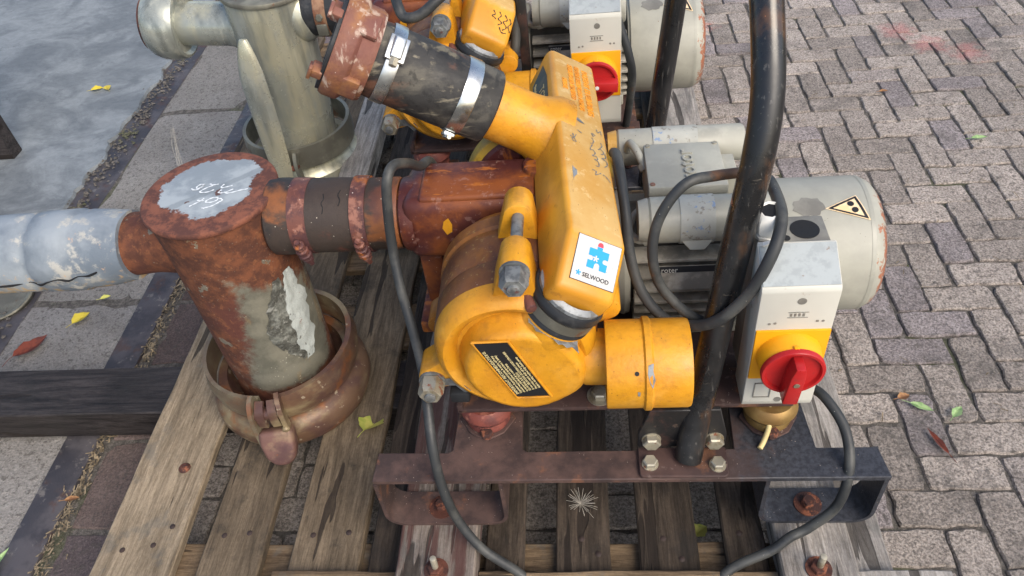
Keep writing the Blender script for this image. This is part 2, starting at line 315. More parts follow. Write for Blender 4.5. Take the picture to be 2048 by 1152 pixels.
def sand_mat():
    t = NT('dirt_joint'); n = t.noise(60, 8, .75); nf = t.noise(300, 5, .75); nb = t.noise(3, 5, .6)
    c = t.mix(t.step(n, .35, .7), S(86, 82, 77), S(126, 120, 113))
    c = t.mix(t.step(nf, .62, .7, 0, .6), c, S(160, 154, 146))
    c = t.mix(t.step(nb, .60, .68, 0, .45), c, S(84, 92, 52))
    t.bump(t.math('ADD', n, nf), .8, .006)
    return t.out(c, .95, 0, .2)
sand = sand_mat()

def concrete_mat():
    t = NT('smooth_blue_grey_concrete'); n = t.noise((4, 5, 4), 8, .6, .8); n2 = t.noise((26, 40, 26), 8, .72, .4); nf = t.noise(200, 4, .7)
    c = t.mix(t.step(n, .3, .7), S(104, 109, 112), S(132, 137, 139))
    c = t.mul(c, t.mix(t.step(n2, .3, .7), (.88, .885, .89, 1), (1.07, 1.07, 1.07, 1)))
    c = t.mix(t.step(t.noise(9, 7, .7, .6), .64, .76, 0, .45), c, S(84, 89, 93))
    c = t.mul(c, t.mix(nf, (.88, .88, .88, 1), (1.1, 1.1, 1.1, 1)))
    t.bump(n2, .25, .004)
    return t.out(c, .62, 0, .4)
concrete = concrete_mat()
steel_strip = worn('dark_steel_strip', S(66, 64, 68), [(S(88, 84, 86), 8, .5, .12, .8), (S(128, 122, 116), 30, .68, .06, .6), (S(86, 62, 52), 14, .64, .08, .6)], rough=.5, metal=.2, bump=(60, .3, .003))
debris_m = worn('dry_straw_litter', S(150, 134, 108), [(S(96, 84, 66), 60, .5, .1)], rough=.9, bump=None)
leaf_y = worn('yellow_leaf', S(206, 186, 62), [(S(150, 130, 50), 60, .58, .1, .7)], rough=.5, bump=None)
leaf_g = worn('yellow_green_leaf', S(176, 186, 84), [(S(214, 206, 110), 20, .5, .14, .8)], rough=.5, bump=None)
leaf_gr = worn('green_leaf', S(120, 150, 96), [(S(150, 176, 120), 40, .5, .1)], rough=.5, bump=None)
leaf_r = worn('red_brown_leaf', S(122, 58, 40), [(S(92, 44, 34), 40, .5, .1)], rough=.6, bump=None)
leaf_b = worn('dry_brown_leaf', S(158, 118, 78), [(S(120, 84, 56), 40, .5, .1)], rough=.7, bump=None)
fluff = worn('white_seed_fluff', S(176, 170, 158), [], rough=.8, bump=None)
moss_m = worn('moss', S(96, 104, 48), [(S(64, 74, 34), 80, .5, .1)], rough=.95, bump=None)
pink_paint = worn('faded_red_spray_paint', S(206, 110, 108), [(S(176, 120, 116), 30, .5, .12)], rough=.85, bump=(190, .5, .003))
tape_white = worn('torn_white_tape', S(176, 182, 178), [(S(176, 182, 178), 24, .56, .1, .7), (S(120, 70, 58), 46, .72, .04, .6)], rough=.4, bump=(60, .5, .004))
tape_foil = worn('crumpled_foil', S(140, 142, 134), [(S(88, 88, 82), 26, .5, .1, .8), (S(178, 178, 170), 50, .64, .06, .7)], rough=.32, metal=.45, bump=(50, .8, .006))

# ------------------------------------------------------------------ mesh helpers
V = Vector
class G:
    def __init__(s): s.bm = bmesh.new()
    def raw(s, vs, fs):
        b = [s.bm.verts.new(v) for v in vs]
        for f in fs:
            try: s.bm.faces.new([b[i] for i in f])
            except ValueError: pass
        return s
    def merge(s, bm):
        me = bpy.data.meshes.new('tmp'); bm.to_mesh(me); bm.free(); s.bm.from_mesh(me); bpy.data.meshes.remove(me); return s
    def box(s, lo, hi, bev=0.0, seg=2, M=None, jit=0.0):
        b = bmesh.new(); bmesh.ops.create_cube(b, size=1)
        lo = V(lo); hi = V(hi); c = (lo + hi) / 2; d = hi - lo
        for v in b.verts: v.co = V((v.co.x * d.x, v.co.y * d.y, v.co.z * d.z)) + c
        if bev: bmesh.ops.bevel(b, geom=b.edges[:], offset=bev, segments=seg, affect='EDGES', profile=.5)
        if M: b.transform(M)
        return s.merge(b)
    def lathe(s, o, ax, prof, seg=40, a0=0.0, a1=2 * PI, caps=True):
        o = V(o); ax = V(ax).normalized()
        u = ax.cross(V((0, 0, 1)) if abs(ax.z) < .9 else V((0, 1, 0))).normalized(); v = ax.cross(u)
        full = abs(a1 - a0 - 2 * PI) < 1e-6
        n = seg if full else seg + 1
        rings = []; vs = []; fs = []
        for t, r in prof:
            if r < 1e-6: rings.append([len(vs)]); vs.append(o + ax * t)
            else:
                rings.append(list(range(len(vs), len(vs) + n)))
                for i in range(n):
                    a = a0 + (a1 - a0) * i / seg
                    vs.append(o + ax * t + (u * math.cos(a) + v * math.sin(a)) * r)
        m = seg
        for A, B in zip(rings, rings[1:]):
            for i in range(m):
                j = (i + 1) % n
                if len(A) == 1 and len(B) == 1: continue
                if len(A) == 1: fs.append((A[0], B[j], B[i]))
                elif len(B) == 1: fs.append((A[i], A[j], B[0]))
                else: fs.append((A[i], A[j], B[j], B[i]))
        if caps and full:
            if len(rings[0]) > 1: fs.append(tuple(reversed(rings[0])))
            if len(rings[-1]) > 1: fs.append(tuple(rings[-1]))
        return s.raw(vs, fs)
    def cyl(s, p0, p1, r0, r1=None, seg=24, bev=0.0):
        p0 = V(p0); p1 = V(p1); L = (p1 - p0).length; r1 = r0 if r1 is None else r1
        pr = [(0, r0), (L, r1)] if not bev else [(0, r0 - bev), (bev * .3, r0 - bev * .3), (bev, r0), (L - bev, r1), (L - bev * .3, r1 - bev * .3), (L, r1 - bev)]
        return s.lathe(p0, p1 - p0, pr, seg)
    def tube(s, pts, r, seg=14, sub=8, smooth=True, caps=True):
        P = [V(p) for p in pts]
        if smooth and len(P) > 2: P = spline(P, sub)
        n = len(P); rr = r if callable(r) else (lambda t: r)
        T = [(P[min(i + 1, n - 1)] - P[max(i - 1, 0)]).normalized() for i in range(n)]
        u = T[0].orthogonal().normalized(); vs = []; fs = []
        for i in range(n):
            u = (u - T[i] * u.dot(T[i])).normalized(); w = T[i].cross(u); q = rr(i / max(n - 1, 1))
            for k in range(seg):
                a = 2 * PI * k / seg; vs.append(P[i] + (u * math.cos(a) + w * math.sin(a)) * q)
        for i in range(n - 1):
            for k in range(seg):
                j = (k + 1) % seg; fs.append((i * seg + k, i * seg + j, (i + 1) * seg + j, (i + 1) * seg + k))
        if caps: fs.append(tuple(reversed(range(seg)))); fs.append(tuple(range((n - 1) * seg, n * seg)))
        return s.raw(vs, fs)
    def strip(s, pts, up, w, t, smooth=False, sub=6):
        """flat bar: width w along up, thickness t across"""
        P = [V(p) for p in pts]
        if smooth: P = spline(P, sub)
        n = len(P); vs = []; fs = []
        for i in range(n):
            T = (P[min(i + 1, n - 1)] - P[max(i - 1, 0)]).normalized()
            uu = V(up(P[i]) if callable(up) else up); uu = (uu - T * uu.dot(T)).normalized(); nn = T.cross(uu)
            for a, b in ((-1, -1), (1, -1), (1, 1), (-1, 1)): vs.append(P[i] + uu * (w / 2 * a) + nn * (t / 2 * b))
        for i in range(n - 1):
            for k in range(4):
                j = (k + 1) % 4; fs.append((i * 4 + k, i * 4 + j, (i + 1) * 4 + j, (i + 1) * 4 + k))
        fs.append((3, 2, 1, 0)); fs.append(tuple(range((n - 1) * 4, n * 4)))
        return s.raw(vs, fs)
    def prism(s, poly, o, u, v, depth, bev=0.0, seg=2):
        """polygon in the (u, v) plane at o, extruded by depth along u x v"""
        o = V(o); u = V(u); v = V(v); n = u.cross(v).normalized()
        b = bmesh.new(); k = len(poly)
        lo = [b.verts.new(o + u * x + v * y) for x, y in poly]
        hi = [b.verts.new(o + u * x + v * y + n * depth) for x, y in poly]
        b.faces.new(hi); b.faces.new(list(reversed(lo)))
        for i in range(k): b.faces.new((lo[i], lo[(i + 1) % k], hi[(i + 1) % k], hi[i]))
        bmesh.ops.recalc_face_normals(b, faces=b.faces)
        if bev: bmesh.ops.bevel(b, geom=b.edges[:], offset=bev, segments=seg, affect='EDGES', profile=.5, clamp_overlap=True)
        return s.merge(b)
    def hexa(s, p, ax, r, h, dome=True):
        p = V(p); ax = V(ax).normalized()
        s.lathe(p, ax, [(0, r), (h * .8, r), (h, r * .84)], 6)
        return s
    def text(s, body, size, o, u, v, ext=0.0006, shear=0.0, bold=0.0):
        cu = bpy.data.curves.new('t', 'FONT'); cu.body = body; cu.size = size; cu.extrude = ext; cu.shear = shear; cu.offset = bold; cu.resolution_u = 3
        ob = bpy.data.objects.new('t', cu); COL.objects.link(ob)
        bpy.context.view_layer.update()
        me = ob.evaluated_get(bpy.context.evaluated_depsgraph_get()).to_mesh()
        u = V(u).normalized(); v = V(v).normalized(); n = u.cross(v)
        s.raw([V(o) + u * q.co.x + v * q.co.y + n * (q.co.z + ext) for q in me.vertices], [tuple(f.vertices) for f in me.polygons])
        bpy.data.objects.remove(ob); bpy.data.curves.remove(cu)
        return s
    def ribbon(s, pts, nrm, w, off=0.0008):
        P = spline([V(p) for p in pts], 4) if len(pts) > 2 else [V(p) for p in pts]
        n = len(P); vs = []; nrm = V(nrm)
        for i in range(n):
            T = (P[min(i + 1, n - 1)] - P[max(i - 1, 0)]).normalized(); q = T.cross(nrm).normalized()
            ww = w * (0.75 + .35 * math.sin(i * 1.7))
            vs += [P[i] + q * ww / 2 + nrm * off, P[i] - q * ww / 2 + nrm * off]
        return s.raw(vs, [(2 * i, 2 * i + 1, 2 * i + 3, 2 * i + 2) for i in range(n - 1)])

def spline(P, sub):
    out = []
    n = len(P)
    for i in range(n - 1):
        a = P[max(i - 1, 0)]; b = P[i]; c = P[i + 1]; d = P[min(i + 2, n - 1)]
        for k in range(sub):
            t = k / sub
            out.append(.5 * ((2 * b) + (c - a) * t + (2 * a - 5 * b + 4 * c - d) * t * t + (3 * b - a - 3 * c + d) * t ** 3))
    out.append(P[-1]); return out

def mesh_of(name, g, mat, base=V((0, 0, 0)), sharp=38, recalc=True):
    bm = g.bm
    bmesh.ops.remove_doubles(bm, verts=bm.verts, dist=1e-6)
    if recalc: bmesh.ops.recalc_face_normals(bm, faces=bm.faces)
    for f in bm.faces: f.smooth = True
    lim = math.radians(sharp)
    for e in bm.edges:
        if len(e.link_faces) == 2 and e.calc_face_angle(0) > lim: e.smooth = False
    if base.length: bmesh.ops.translate(bm, verts=bm.verts, vec=-base)
    me = bpy.data.meshes.new(name); bm.to_mesh(me); bm.free(); me.materials.append(mat)
    return me

BASE = {}
def empty(name, loc, label, cat, group=None):
    o = bpy.data.objects.new(name, None); COL.objects.link(o); o.location = loc; o.empty_display_size = .05
    o['label'] = label; o['category'] = cat
    if group: o['group'] = group
    BASE[o.name] = V(loc)
    return o
def rootbase(p):
    return BASE[p.name]
def part(name, g, mat, parent, sharp=38, label=None, kind=None, recalc=True):
    b = rootbase(parent)
    o = bpy.data.objects.new(name, mesh_of(name, g, mat, b, sharp, recalc)); COL.objects.link(o); o.parent = parent; BASE[o.name] = b
    if label: o['label'] = label
    if kind: o['kind'] = kind
    return o
def thing(name, g, mat, label, cat, loc=None, group=None, sharp=38, kind=None):
    b = V(loc) if loc else V((0, 0, 0))
    o = bpy.data.objects.new(name, mesh_of(name, g, mat, b, sharp)); COL.objects.link(o); o.location = b; BASE[o.name] = b
    if label: o['label'] = label; o['category'] = cat
    if group: o['group'] = group
    if kind: o['kind'] = kind
    return o
def clone(o, parent):
    """the object and its children under another parent, mesh data shared"""
    c = o.copy(); COL.objects.link(c); c.parent = parent; BASE[c.name] = BASE[o.name]
    for ch in list(o.children): clone(ch, c)
    return c
def struct(name, g, mat, sharp=38):
    o = bpy.data.objects.new(name, mesh_of(name, g, mat, sharp=sharp)); COL.objects.link(o); o['kind'] = 'structure'; BASE[o.name] = V((0, 0, 0)); return o

# ------------------------------------------------------------------ ground
g = G(); g.raw([(-40, -40, -.0062), (40, -40, -.0062), (40, 40, -.0062), (-40, 40, -.0062)], [(0, 1, 2, 3)])
ground = struct('ground', g, sand)

# concrete slab on the left, ragged along its edge
g = G(); E = []
yy = -1.0
while yy < 9:
    E.append((-1.745 + .03 * noise.noise(V((0, yy * 9, 3))) + .014 * noise.noise(V((5, yy * 37, 3))), yy)); yy += .03
vs = []; fs = []
for x, y in E: vs += [(-14, y, .006), (x, y, .006), (x + .006, y, -.012)]
for i in range(len(E) - 1):
    a = 3 * i; fs += [(a, a + 1, a + 4, a + 3), (a + 1, a + 2, a + 5, a + 4)]
g.raw(vs, fs); slab = struct('concrete_slab', g, concrete)

# worn slabs between the concrete and the steel strip
pav = bpy.data.objects.new('kerb_row', None); COL.objects.link(pav); pav['kind'] = 'structure'; BASE[pav.name] = V((0, 0, 0))
ys = [-.3, .52, 1.54, 2.58, 3.6, 4.6, 5.6]
for a, b in zip(ys, ys[1:]):
    gg = G(); b_ = bmesh.new(); bmesh.ops.create_grid(b_, x_segments=5, y_segments=14, size=.5)
    for v in b_.verts:
        x = -1.625 + (v.co.x + .5) * .335; y = a + .012 + (v.co.y + .5) * (b - a - .024)
        edge = max(abs(v.co.x), abs(v.co.y)) > .49
        v.co = V((x + .007 * noise.noise(V((x * 30, y * 30, 1))), y + .012 * noise.noise(V((x * 20, y * 20, 8))), -.000 + .003 * noise.noise(V((x * 9, y * 9, 0))) - (.006 if edge else 0)))
    gg.merge(b_); part('slab', gg, kerb_m, pav)
g = G(); g.box((-1.29, -1, -.03), (-1.203, 7, .004), .003); struct('steel_strip', g, steel_strip)
g = G(); g.box((-1.742, -1, -.03), (-1.628, 7, -.004), .003); struct('gutter_strip', g, steel_strip)

# herringbone pavers
def brick_mesh(name, L, Wd, mat, seed):
    rnd = random.Random(seed); g = G(); pts = []
    nx, ny = 7, 3
    def jit(a): return (rnd.random() - .5) * a
    for i in range(nx): pts.append((-L / 2 + L * i / nx, -Wd / 2))
    for i in range(ny): pts.append((L / 2, -Wd / 2 + Wd * i / ny))
    for i in range(nx): pts.append((L / 2 - L * i / nx, Wd / 2))
    for i in range(ny): pts.append((-L / 2, Wd / 2 - Wd * i / ny))
    n = len(pts); top = []; out = []
    for k, (x, y) in enumerate(pts):
        corner = abs(x) > L / 2 - 1e-4 and abs(y) > Wd / 2 - 1e-4
        cf = .978 if corner else 1
        x = x * (cf if corner else 1) + jit(.0055); y = y * (.965 if corner else 1) + jit(.0055)
        if rnd.random() < .13: x *= 1 - rnd.random() * .05; y *= 1 - rnd.random() * .14
        out.append((x, y, -.0042 + jit(.002))); top.append((x * (1 - .0028 / L * 2) + jit(.002), y * (1 - .0028 / Wd * 2) + jit(.002), jit(.002)))
    vs = top + out + [(x, y, -.045) for x, y, z in out]
    fs = [tuple(range(n))] + [(i, n + i, n + (i + 1) % n, (i + 1) % n) for i in range(n)] + [(n + i, 2 * n + i, 2 * n + (i + 1) % n, n + (i + 1) % n) for i in range(n)]
    g.raw(vs, fs)
    return mesh_of(name, g, mat, sharp=18)
BW = .0845
bm_list = [brick_mesh('paver', 2 * BW - .0048, BW - .0048, brick_m, k) for k in range(12)]
pavement = bpy.data.objects.new('brick_pavement', None); COL.objects.link(pavement); pavement['kind'] = 'structure'; BASE[pavement.name] = V((0, 0, 0))
def px(p):
    d = V(p) - CAM; z = d.dot(FWD); return 1024 + 1566 * d.dot(RIGHT) / z, 576 + 1566 * d.dot(DOWN) / z, z
bricks = []
X0, Y0 = .682, .895
for a in range(-24, 34):
    for b in range(-9, 60):
        c = (a - b) % 4
        if c == 0: x, y, r = X0 + (a + 1) * BW, Y0 + (b + .5) * BW, 0
        elif c == 3: x, y, r = X0 + (a + .5) * BW, Y0 + (b + 1) * BW, 1
        else: continue
        if x < -.98 or x > 3.4: continue
        u, v, z = px((x, y, 0))
        vis = -80 < u < 2130 and -80 < v < 1240
        under = (-.98 < x < .50 and y < 1.7) or (-1.2 < x < .36 and y < 2.7)
        bricks.append((0 if vis and not under else 1, z, x, y, r))
bricks.sort()
rb = random.Random(3)
gs = G()
tmpl = bm_list[0]
for i, (k, z, x, y, r) in enumerate(bricks):
    rot = r * PI / 2 + (PI if rb.random() < .5 else 0) + (rb.random() - .5) * .014
    zz = (rb.random() - .5) * .004; x += (rb.random() - .5) * .004; y += (rb.random() - .5) * .004
    tl = ((rb.random() - .5) * .018, (rb.random() - .5) * .012)
    me = bm_list[rb.randrange(len(bm_list))]
    if i < 300:
        o = bpy.data.objects.new('brick', me); COL.objects.link(o); o.parent = pavement
        o.location = (x, y, zz); o.rotation_euler = (tl[0], tl[1], rot)
    else:
        M = Matrix.Translation((x, y, zz)) @ Matrix.Rotation(rot, 4, 'Z')
        vs = [M @ q.co for q in me.vertices]
        gs.raw(vs, [tuple(f.vertices) for f in me.polygons])
part('brick', gs, brick_m, pavement, sharp=18, kind='stuff')

# single row of brown pavers beside the steel strip
bm2 = [brick_mesh('paver', .228, .196, brick_br, 40 + k) for k in range(4)]
row = bpy.data.objects.new('brown_paver_row', None); COL.objects.link(row); row['kind'] = 'structure'; BASE[row.name] = V((0, 0, 0))
for i in range(20):
    y = .22 + i * .238
    o = bpy.data.objects.new('brick', bm2[i % 4]); COL.objects.link(o); o.parent = row
    o.location = (-1.072, y, (rb.random() - .5) * .006); o.rotation_euler = (0, 0, PI / 2 + (PI if i % 3 else 0))

# ------------------------------------------------------------------ pallets
def board(lo, hi, axis, seed, wob=.004):
    g = G(); b = bmesh.new(); bmesh.ops.create_cube(b, size=1)
    lo = V(lo); hi = V(hi); d = hi - lo; c = (lo + hi) / 2
    for v in b.verts: v.co = V((v.co.x * d.x, v.co.y * d.y, v.co.z * d.z)) + c
    k = 1 if axis == 'Y' else 0
    es = [e for e in b.edges if abs((e.verts[0].co - e.verts[1].co)[k]) > .5 * d[k]]
    bmesh.ops.bevel(b, geom=es, offset=.003, segments=1, affect='EDGES')
    es = [e for e in b.edges if abs((e.verts[0].co - e.verts[1].co)[k]) > .5 * d[k]]
    bmesh.ops.subdivide_edges(b, edges=es, cuts=14, use_grid_fill=True)
    for v in b.verts:
        p = V((v.co.x * 14, v.co.y * 14, v.co.z * 14 + seed * 3.1))
        off = V((noise.noise(p), noise.noise(p + V((9, 0, 0))), noise.noise(p + V((0, 7, 0))) * .5)) * wob
        v.co += off
    g.merge(b); return g

nail_m = worn('old_nail', S(58, 46, 42), [], rough=.7)
pal = empty('pallet', (-.25, 1.1, 0), 'weathered wooden pallet with two timber bearers carrying the front pump', 'pallet')
ZD = .135
deck = [(-.978, -.815, wood_tan), (-.763, -.642, wood_brown), (-.585, -.448, wood_brown), (-.43, -.366, wood_dark), (-.21, -.137, wood_dark),
        (-.078, .023, wood_dark), (.074, .182, wood_dark), (.230, .302, wood_dark), (.440, .512, wood_grey)]
for i, (a, b, m) in enumerate(deck):
    part('deck_board', board((a, .46, ZD - .022), (b, 1.66, ZD), 'Y', i), m, pal)
for i, y in enumerate((.585, 1.24, 1.515)):
    part('stringer', board((-.97, y, ZD - .046), (.51, y + .14, ZD - .024), 'X', 20 + i), wood_x, pal)
for i, y in enumerate((.60, 1.25, 1.53)):
    for j, x in enumerate((-.96, -.27, .40)):
        part('block', board((x, y, -.002), (x + .1, y + .11, ZD - .047), 'X', 30 + i * 3 + j, .002), wood_brown, pal)
brgL = part('bearer', board((-.362, .50, ZD + .001), (-.218, 1.62, .19), 'Y', 51), wood_red, pal, label='bearer with flaking red paint')
brgR = part('bearer', board((.310, .50, ZD + .001), (.436, 1.62, .19), 'Y', 52), wood_grey, pal, label='silver grey bearer')
for i, (a, b) in enumerate(((-.60, -.364), (-.216, .308), (.438, .60))):
    part('cross_board', board((a, .50, ZD + .001), (b, .648, ZD + .022), 'X', 60 + i), wood_x if i < 2 else wood_grey, pal)
for x, y in ((-.287, .632), (.370, .634)):
    g = G(); g.cyl((x, y, .19), (x, y, .193), .022, seg=24); g.hexa((x, y, .193), (0, 0, 1), .0145, .011); w = part('washer_nut', g, rust_bolt, pal)
    g = G(); g.cyl((x, y, .19), (x + .001, y, .235), .0058, seg=14, bev=.001); part('stud', g, zinc_bolt, pal)
# nails and a knot hole plug in the deck boards
for x, y in ((-.93, .70), (-.87, .71), (-.845, .75), (-.73, .73), (-.68, .735), (-.725, .62), (-.55, .73), (-.48, .735), (-.03, .72), (.0, .69), (.12, .72), (.15, .68), (.26, .73), (.1, 1.27), (-.9, 1.3)):
    g = G(); g.lathe((x, y, ZD - .004), (0, 0, 1), [(0, .006), (.0045, .006), (.0062, .003), (.0063, 0)], 8); part('nail_head', g, nail_m, pal)
g = G(); g.lathe((-.868, .885, ZD - .004), (0, .12, 1), [(0, .013), (.006, .0125), (.011, .008), (.012, 0)], 14); part('knot', g, rust_bolt, pal)

pal2 = empty('pallet', (-.45, 2.2, 0), 'wooden pallet under the rear pump, mostly hidden, with a pale bearer plank', 'pallet')
for i, (a, b) in enumerate(((-1.13, -1.0), (-.96, -.86), (-.82, -.72), (-.60, -.50), (-.46, -.36), (-.3, -.2), (-.14, -.04), (.03, .13), (.19, .30))):
    part('deck_board', board((a, 1.70, ZD - .022), (b, 2.86, ZD), 'Y', 70 + i), wood_brown if i < 3 else wood_dark, pal2)
for i, y in enumerate((1.72, 2.2, 2.7)):
    part('stringer', board((-1.12, y, ZD - .046), (.30, y + .14, ZD - .024), 'X', 80 + i), wood_x, pal2)
    for j, x in enumerate((-1.1, -.45, .19)):
        part('block', board((x, y + .015, -.002), (x + .1, y + .125, ZD - .047), 'X', 90 + i * 3 + j, .002), wood_brown, pal2)
part('bearer', board((-.712, 1.70, ZD + .001), (-.628, 2.84, .20), 'Y', 95), wood_grey, pal2, label='pale grey bearer plank')
part('bearer', board((.225, 1.70, ZD + .001), (.345, 2.84, .20), 'Y', 96), wood_grey, pal2, label='silver grey bearer plank')

# ------------------------------------------------------------------ front pump set
PB = V((-.05, 1.0, ZB))
P1 = empty('pump_set', PB, 'yellow diaphragm pump with rusty riser, grey motor and black post, in front', 'pump')
CX, CZ = -.120, .567            # pump casing axis, runs along Y
shared = []                     # parts the rear pump has too

# base frame
fr_poly = [(-.386, .720), (.479, .717), (.472, .776), (.372, .776), (.366, .872), (.240, .872), (.236, .776), (-.118, .776), (-.126, .782), (-.128, .872), (-.246, .872), (-.250, .782), (-.258, .776), (-.384, .778)]
g = G(); g.prism(fr_poly, (0, 0, .330), (1, 0, 0), (0, 1, 0), .011, .0015, 1)
frame = part('frame_plate', g, frame_plate_m, P1); shared.append(frame)
g = G(); g.box((-.40, 1.40, .33), (.47, 1.47, .34), .001); g.box((-.235, .874, .326), (-.16, 1.398, .338), .001); g.box((.26, .874, .326), (.335, 1.398, .338), .001)
shared.append(part('frame_rail', g, frame_rust, P1))
def pocket(x0, x1, y0=.719, w=.066):
    r = .030; yc = y0 + w / 2; zt = .328; zb = .1945; P = [(x0, yc, zt), (x0, yc, zb + r)]
    for k in range(1, 6): a = PI + k * PI / 12; P.append((x0 + r + r * math.cos(a), yc, zb + r + r * math.sin(a)))
    P.append((x0 + r, yc, zb)); P.append((x1 - r, yc, zb))
    for k in range(1, 6): a = 1.5 * PI + k * PI / 12; P.append((x1 - r + r * math.cos(a), yc, zb + r + r * math.sin(a)))
    P.append((x1, yc, zb + r)); P.append((x1, yc, zt))
    g = G(); g.strip(P, (0, 1, 0), w, .007); return g
for x0, x1, bx in ((-.383, -.163, -.288), (.285, .474, .376)):
    pk = part('fork_pocket', pocket(x0, x1), frame_plate_m, P1); shared.append(pk)
    g = G(); g.cyl((bx, .752, .198), (bx, .752, .2005), .024, seg=28); g.hexa((bx, .752, .2005), (0, 0, 1), .0125, .013); part('foot_bolt', g, rust_bolt, pk)
    pk2 = part('fork_pocket', pocket(x0, x1, 1.402), frame_rust, P1); shared.append(pk2)

# rubber mounts
for x, y, m, tag in ((-.19, .846, red_mount, 0), (.303, .838, brass, 1)):
    dom = [(-.05, -.0), (-.03, -.032), (0, -.048), (.03, -.032), (.05, 0), (.03, .032), (0, .048), (-.03, .032)]
    g = G(); g.prism(dom, (x, y, .3415), (1, 0, 0), (0, 1, 0), .004, .001, 1); fl = part('mount_flange', g, frame_rust, P1); shared.append(fl)
    g = G(); g.lathe((x, y + .006, .345), (0, 0, 1), [(0, .040), (.006, .041), (.016, .036), (.022, .043), (.032, .048), (.045, .045), (.052, .038), (.052, 0)], 32); mo = part('rubber_mount', g, m, P1); shared.append(mo)
    g = G(); g.hexa((x, y - .037, .3455), (0, 0, 1), .0115, .012); part('bolt', g, rust_bolt, fl)
g = G(); g.box((-.236, .818, .399), (.335, .90, .409), .003); g.box((-.236, .818, .398), (-.226, .90, .42), .002)
bar = part('base_bar', g, frame_rust, P1); shared.append(bar)
g = G(); g.cyl((.012, .842, .409), (.012, .842, .412), .022); g.hexa((.012, .842, .412), (0, 0, 1), .015, .012); part('bolt', g, zinc_bolt, bar)
g = G(); g.box((-.2, .90, .385), (.33, 1.22, .399), .003); shared.append(part('bed_plate', g, frame_rust, P1))

# post bracket and post
g = G(); g.prism([(.074, .722), (.079, .7185), (.213, .7165), (.219, .721), (.221, .7745), (.073, .7755)], (0, 0, .3415), (1, 0, 0), (0, 1, 0), .008, .0015, 1)
br = part('post_bracket', g, frame_rust, P1)
g = G(); g.prism([(.0735, .350), (.2205, .350), (.220, .385), (.205, .452), (.092, .452), (.074, .390)], (0, .7835, 0), (1, 0, 0), (0, 0, 1), .008, .0015, 1); part('upright_plate', g, black_plate, br)
for x, z in ((.096, .374), (.200, .373)):
    g = G(); g.cyl((x, .7755, z), (x, .7735, z), .0165); g.hexa((x, .7735, z), (0, -1, 0), .0155, .013); part('bolt', g, zinc_bolt, br)
for x, y in ((.092, .742), (.203, .738)):
    g = G(); g.cyl((x, y, .3495), (x, y, .3515), .014); g.hexa((x, y, .3515), (0, 0, 1), .0125, .011); part('bolt', g, zinc_bolt, br)
post_pts = [(.156, .752, .350), (.170, .785, .43), (.195, .835, .58), (.219, .878, .73), (.238, .908, .85), (.247, .945, .93), (.2455, 1.01, 1.02), (.24, 1.08, 1.10), (.232, 1.16, 1.16), (.22, 1.26, 1.19)]
g = G(); g.tube(post_pts, .0227, 28, 8); post = part('lifting_post', g, black_tube, P1)

# switch box
SX0, SX1, SYF = .243, .354, .80
prof = [(.803, .428), (.800, .440), (.800, .690), (.803, .697), (.862, .730), (.866, .728), (.866, .428)]   # (y, z)
g = G(); g.prism(prof, (SX0, 0, 0), (0, 1, 0), (0, 0, 1), SX1 - SX0, .003, 2)
sw = part('switch_box', g, box_grey, P1)
g = G(); g.prism([(.8665, .436), (.8665, .722), (.93, .722), (.93, .436)], (SX0 + .004, 0, 0), (0, 1, 0), (0, 0, 1), SX1 - SX0 - .008, .003, 2); part('box_base', g, box_base, sw)
g = G(); g.prism([(.8045, .6985), (.8600, .7296), (.8593, .7306), (.8038, .6995)], (SX0 + .002, 0, 0), (0, 1, 0), (0, 0, 1), SX1 - SX0 - .004); part('sloping_top', g, worn('blue_grey_plastic', S(160, 166, 166), [(S(140, 146, 146), 60, .55, .14, .6), (S(120, 92, 70), 34, .76, .04, .7)], rough=.5, var=.06, bump=(220, .05, .0005)), sw, label='blue-grey sloping top')  # thin panel in a darker, bluer grey than the box front
g = G(); g.lathe((.318, .898, .7223), (0, 0, 1), [(0, .021), (.0006, .021), (.0006, 0)], 28); part('knockout_hole', g, void_dark, sw)
g = G(); g.lathe((.288, .880, .7223), (0, 0, 1), [(0, .006), (.0006, .006), (.0006, 0)], 16); part('knockout_hole', g, void_dark, sw)
g = G(); g.box((SX0 + .0015, .7965, .503), (SX1 - .0015, .801, .613), .0012); part('yellow_plate', g, yellow_plain, sw)
for x, z, r in ((.302, .672, .0065), (.262, .626, .0022), (.270, .627, .0022), (.330, .630, .0022), (.338, .630, .0022), (.299, .488, .0022), (.299, .478, .0022), (.299, .468, .0022), (.298, .445, .006)):
    g = G(); g.lathe((x, .8, z), (0, -1, 0), [(0, r), (.0006, r), (.0006, 0)], 16); part('screw_hole', g, box_base, sw)
g = G()
for a, b in (((.258, .4520), (.284, .4535)), ((.258, .4870), (.284, .4885)), ((.2575, .452), (.259, .4885)), ((.283, .452), (.2845, .4885))): g.box((a[0], .7985, a[1]), (b[0], .8003, b[1]))
part('label_frame', g, box_base, sw)
g = G(); g.box((.286, .7992, .638), (.315, .8003, .639)); g.box((.286, .7992, .649), (.315, .8003, .650)); [g.box((.289 + k * .006, .7992, .641), (.292 + k * .006, .8003, .647)) for k in range(4)]; part('moulded_mark', g, box_base, sw)
g = G(); g.lathe((.298, .797, .560), (0, -1, 0), [(0, .0485), (.003, .048), (.028, .0455), (.030, .044), (.030, .030)], 48); g.box((.294, .766, .602), (.302, .772, .609), .001); part('switch_collar', g, yellow_plain, sw)
g = G(); g.lathe((.298, .768, .560), (0, -1, 0), [(0, .0445), (.001, .0470), (.008, .0470), (.010, .0455), (.010, .0415), (.0045, .039), (.004, .0)], 48)
dial = part('switch_dial', g, red_plastic, sw)
M = Matrix.Translation((.298, .766, .560)) @ Matrix.Rotation(math.radians(4), 4, 'Y')
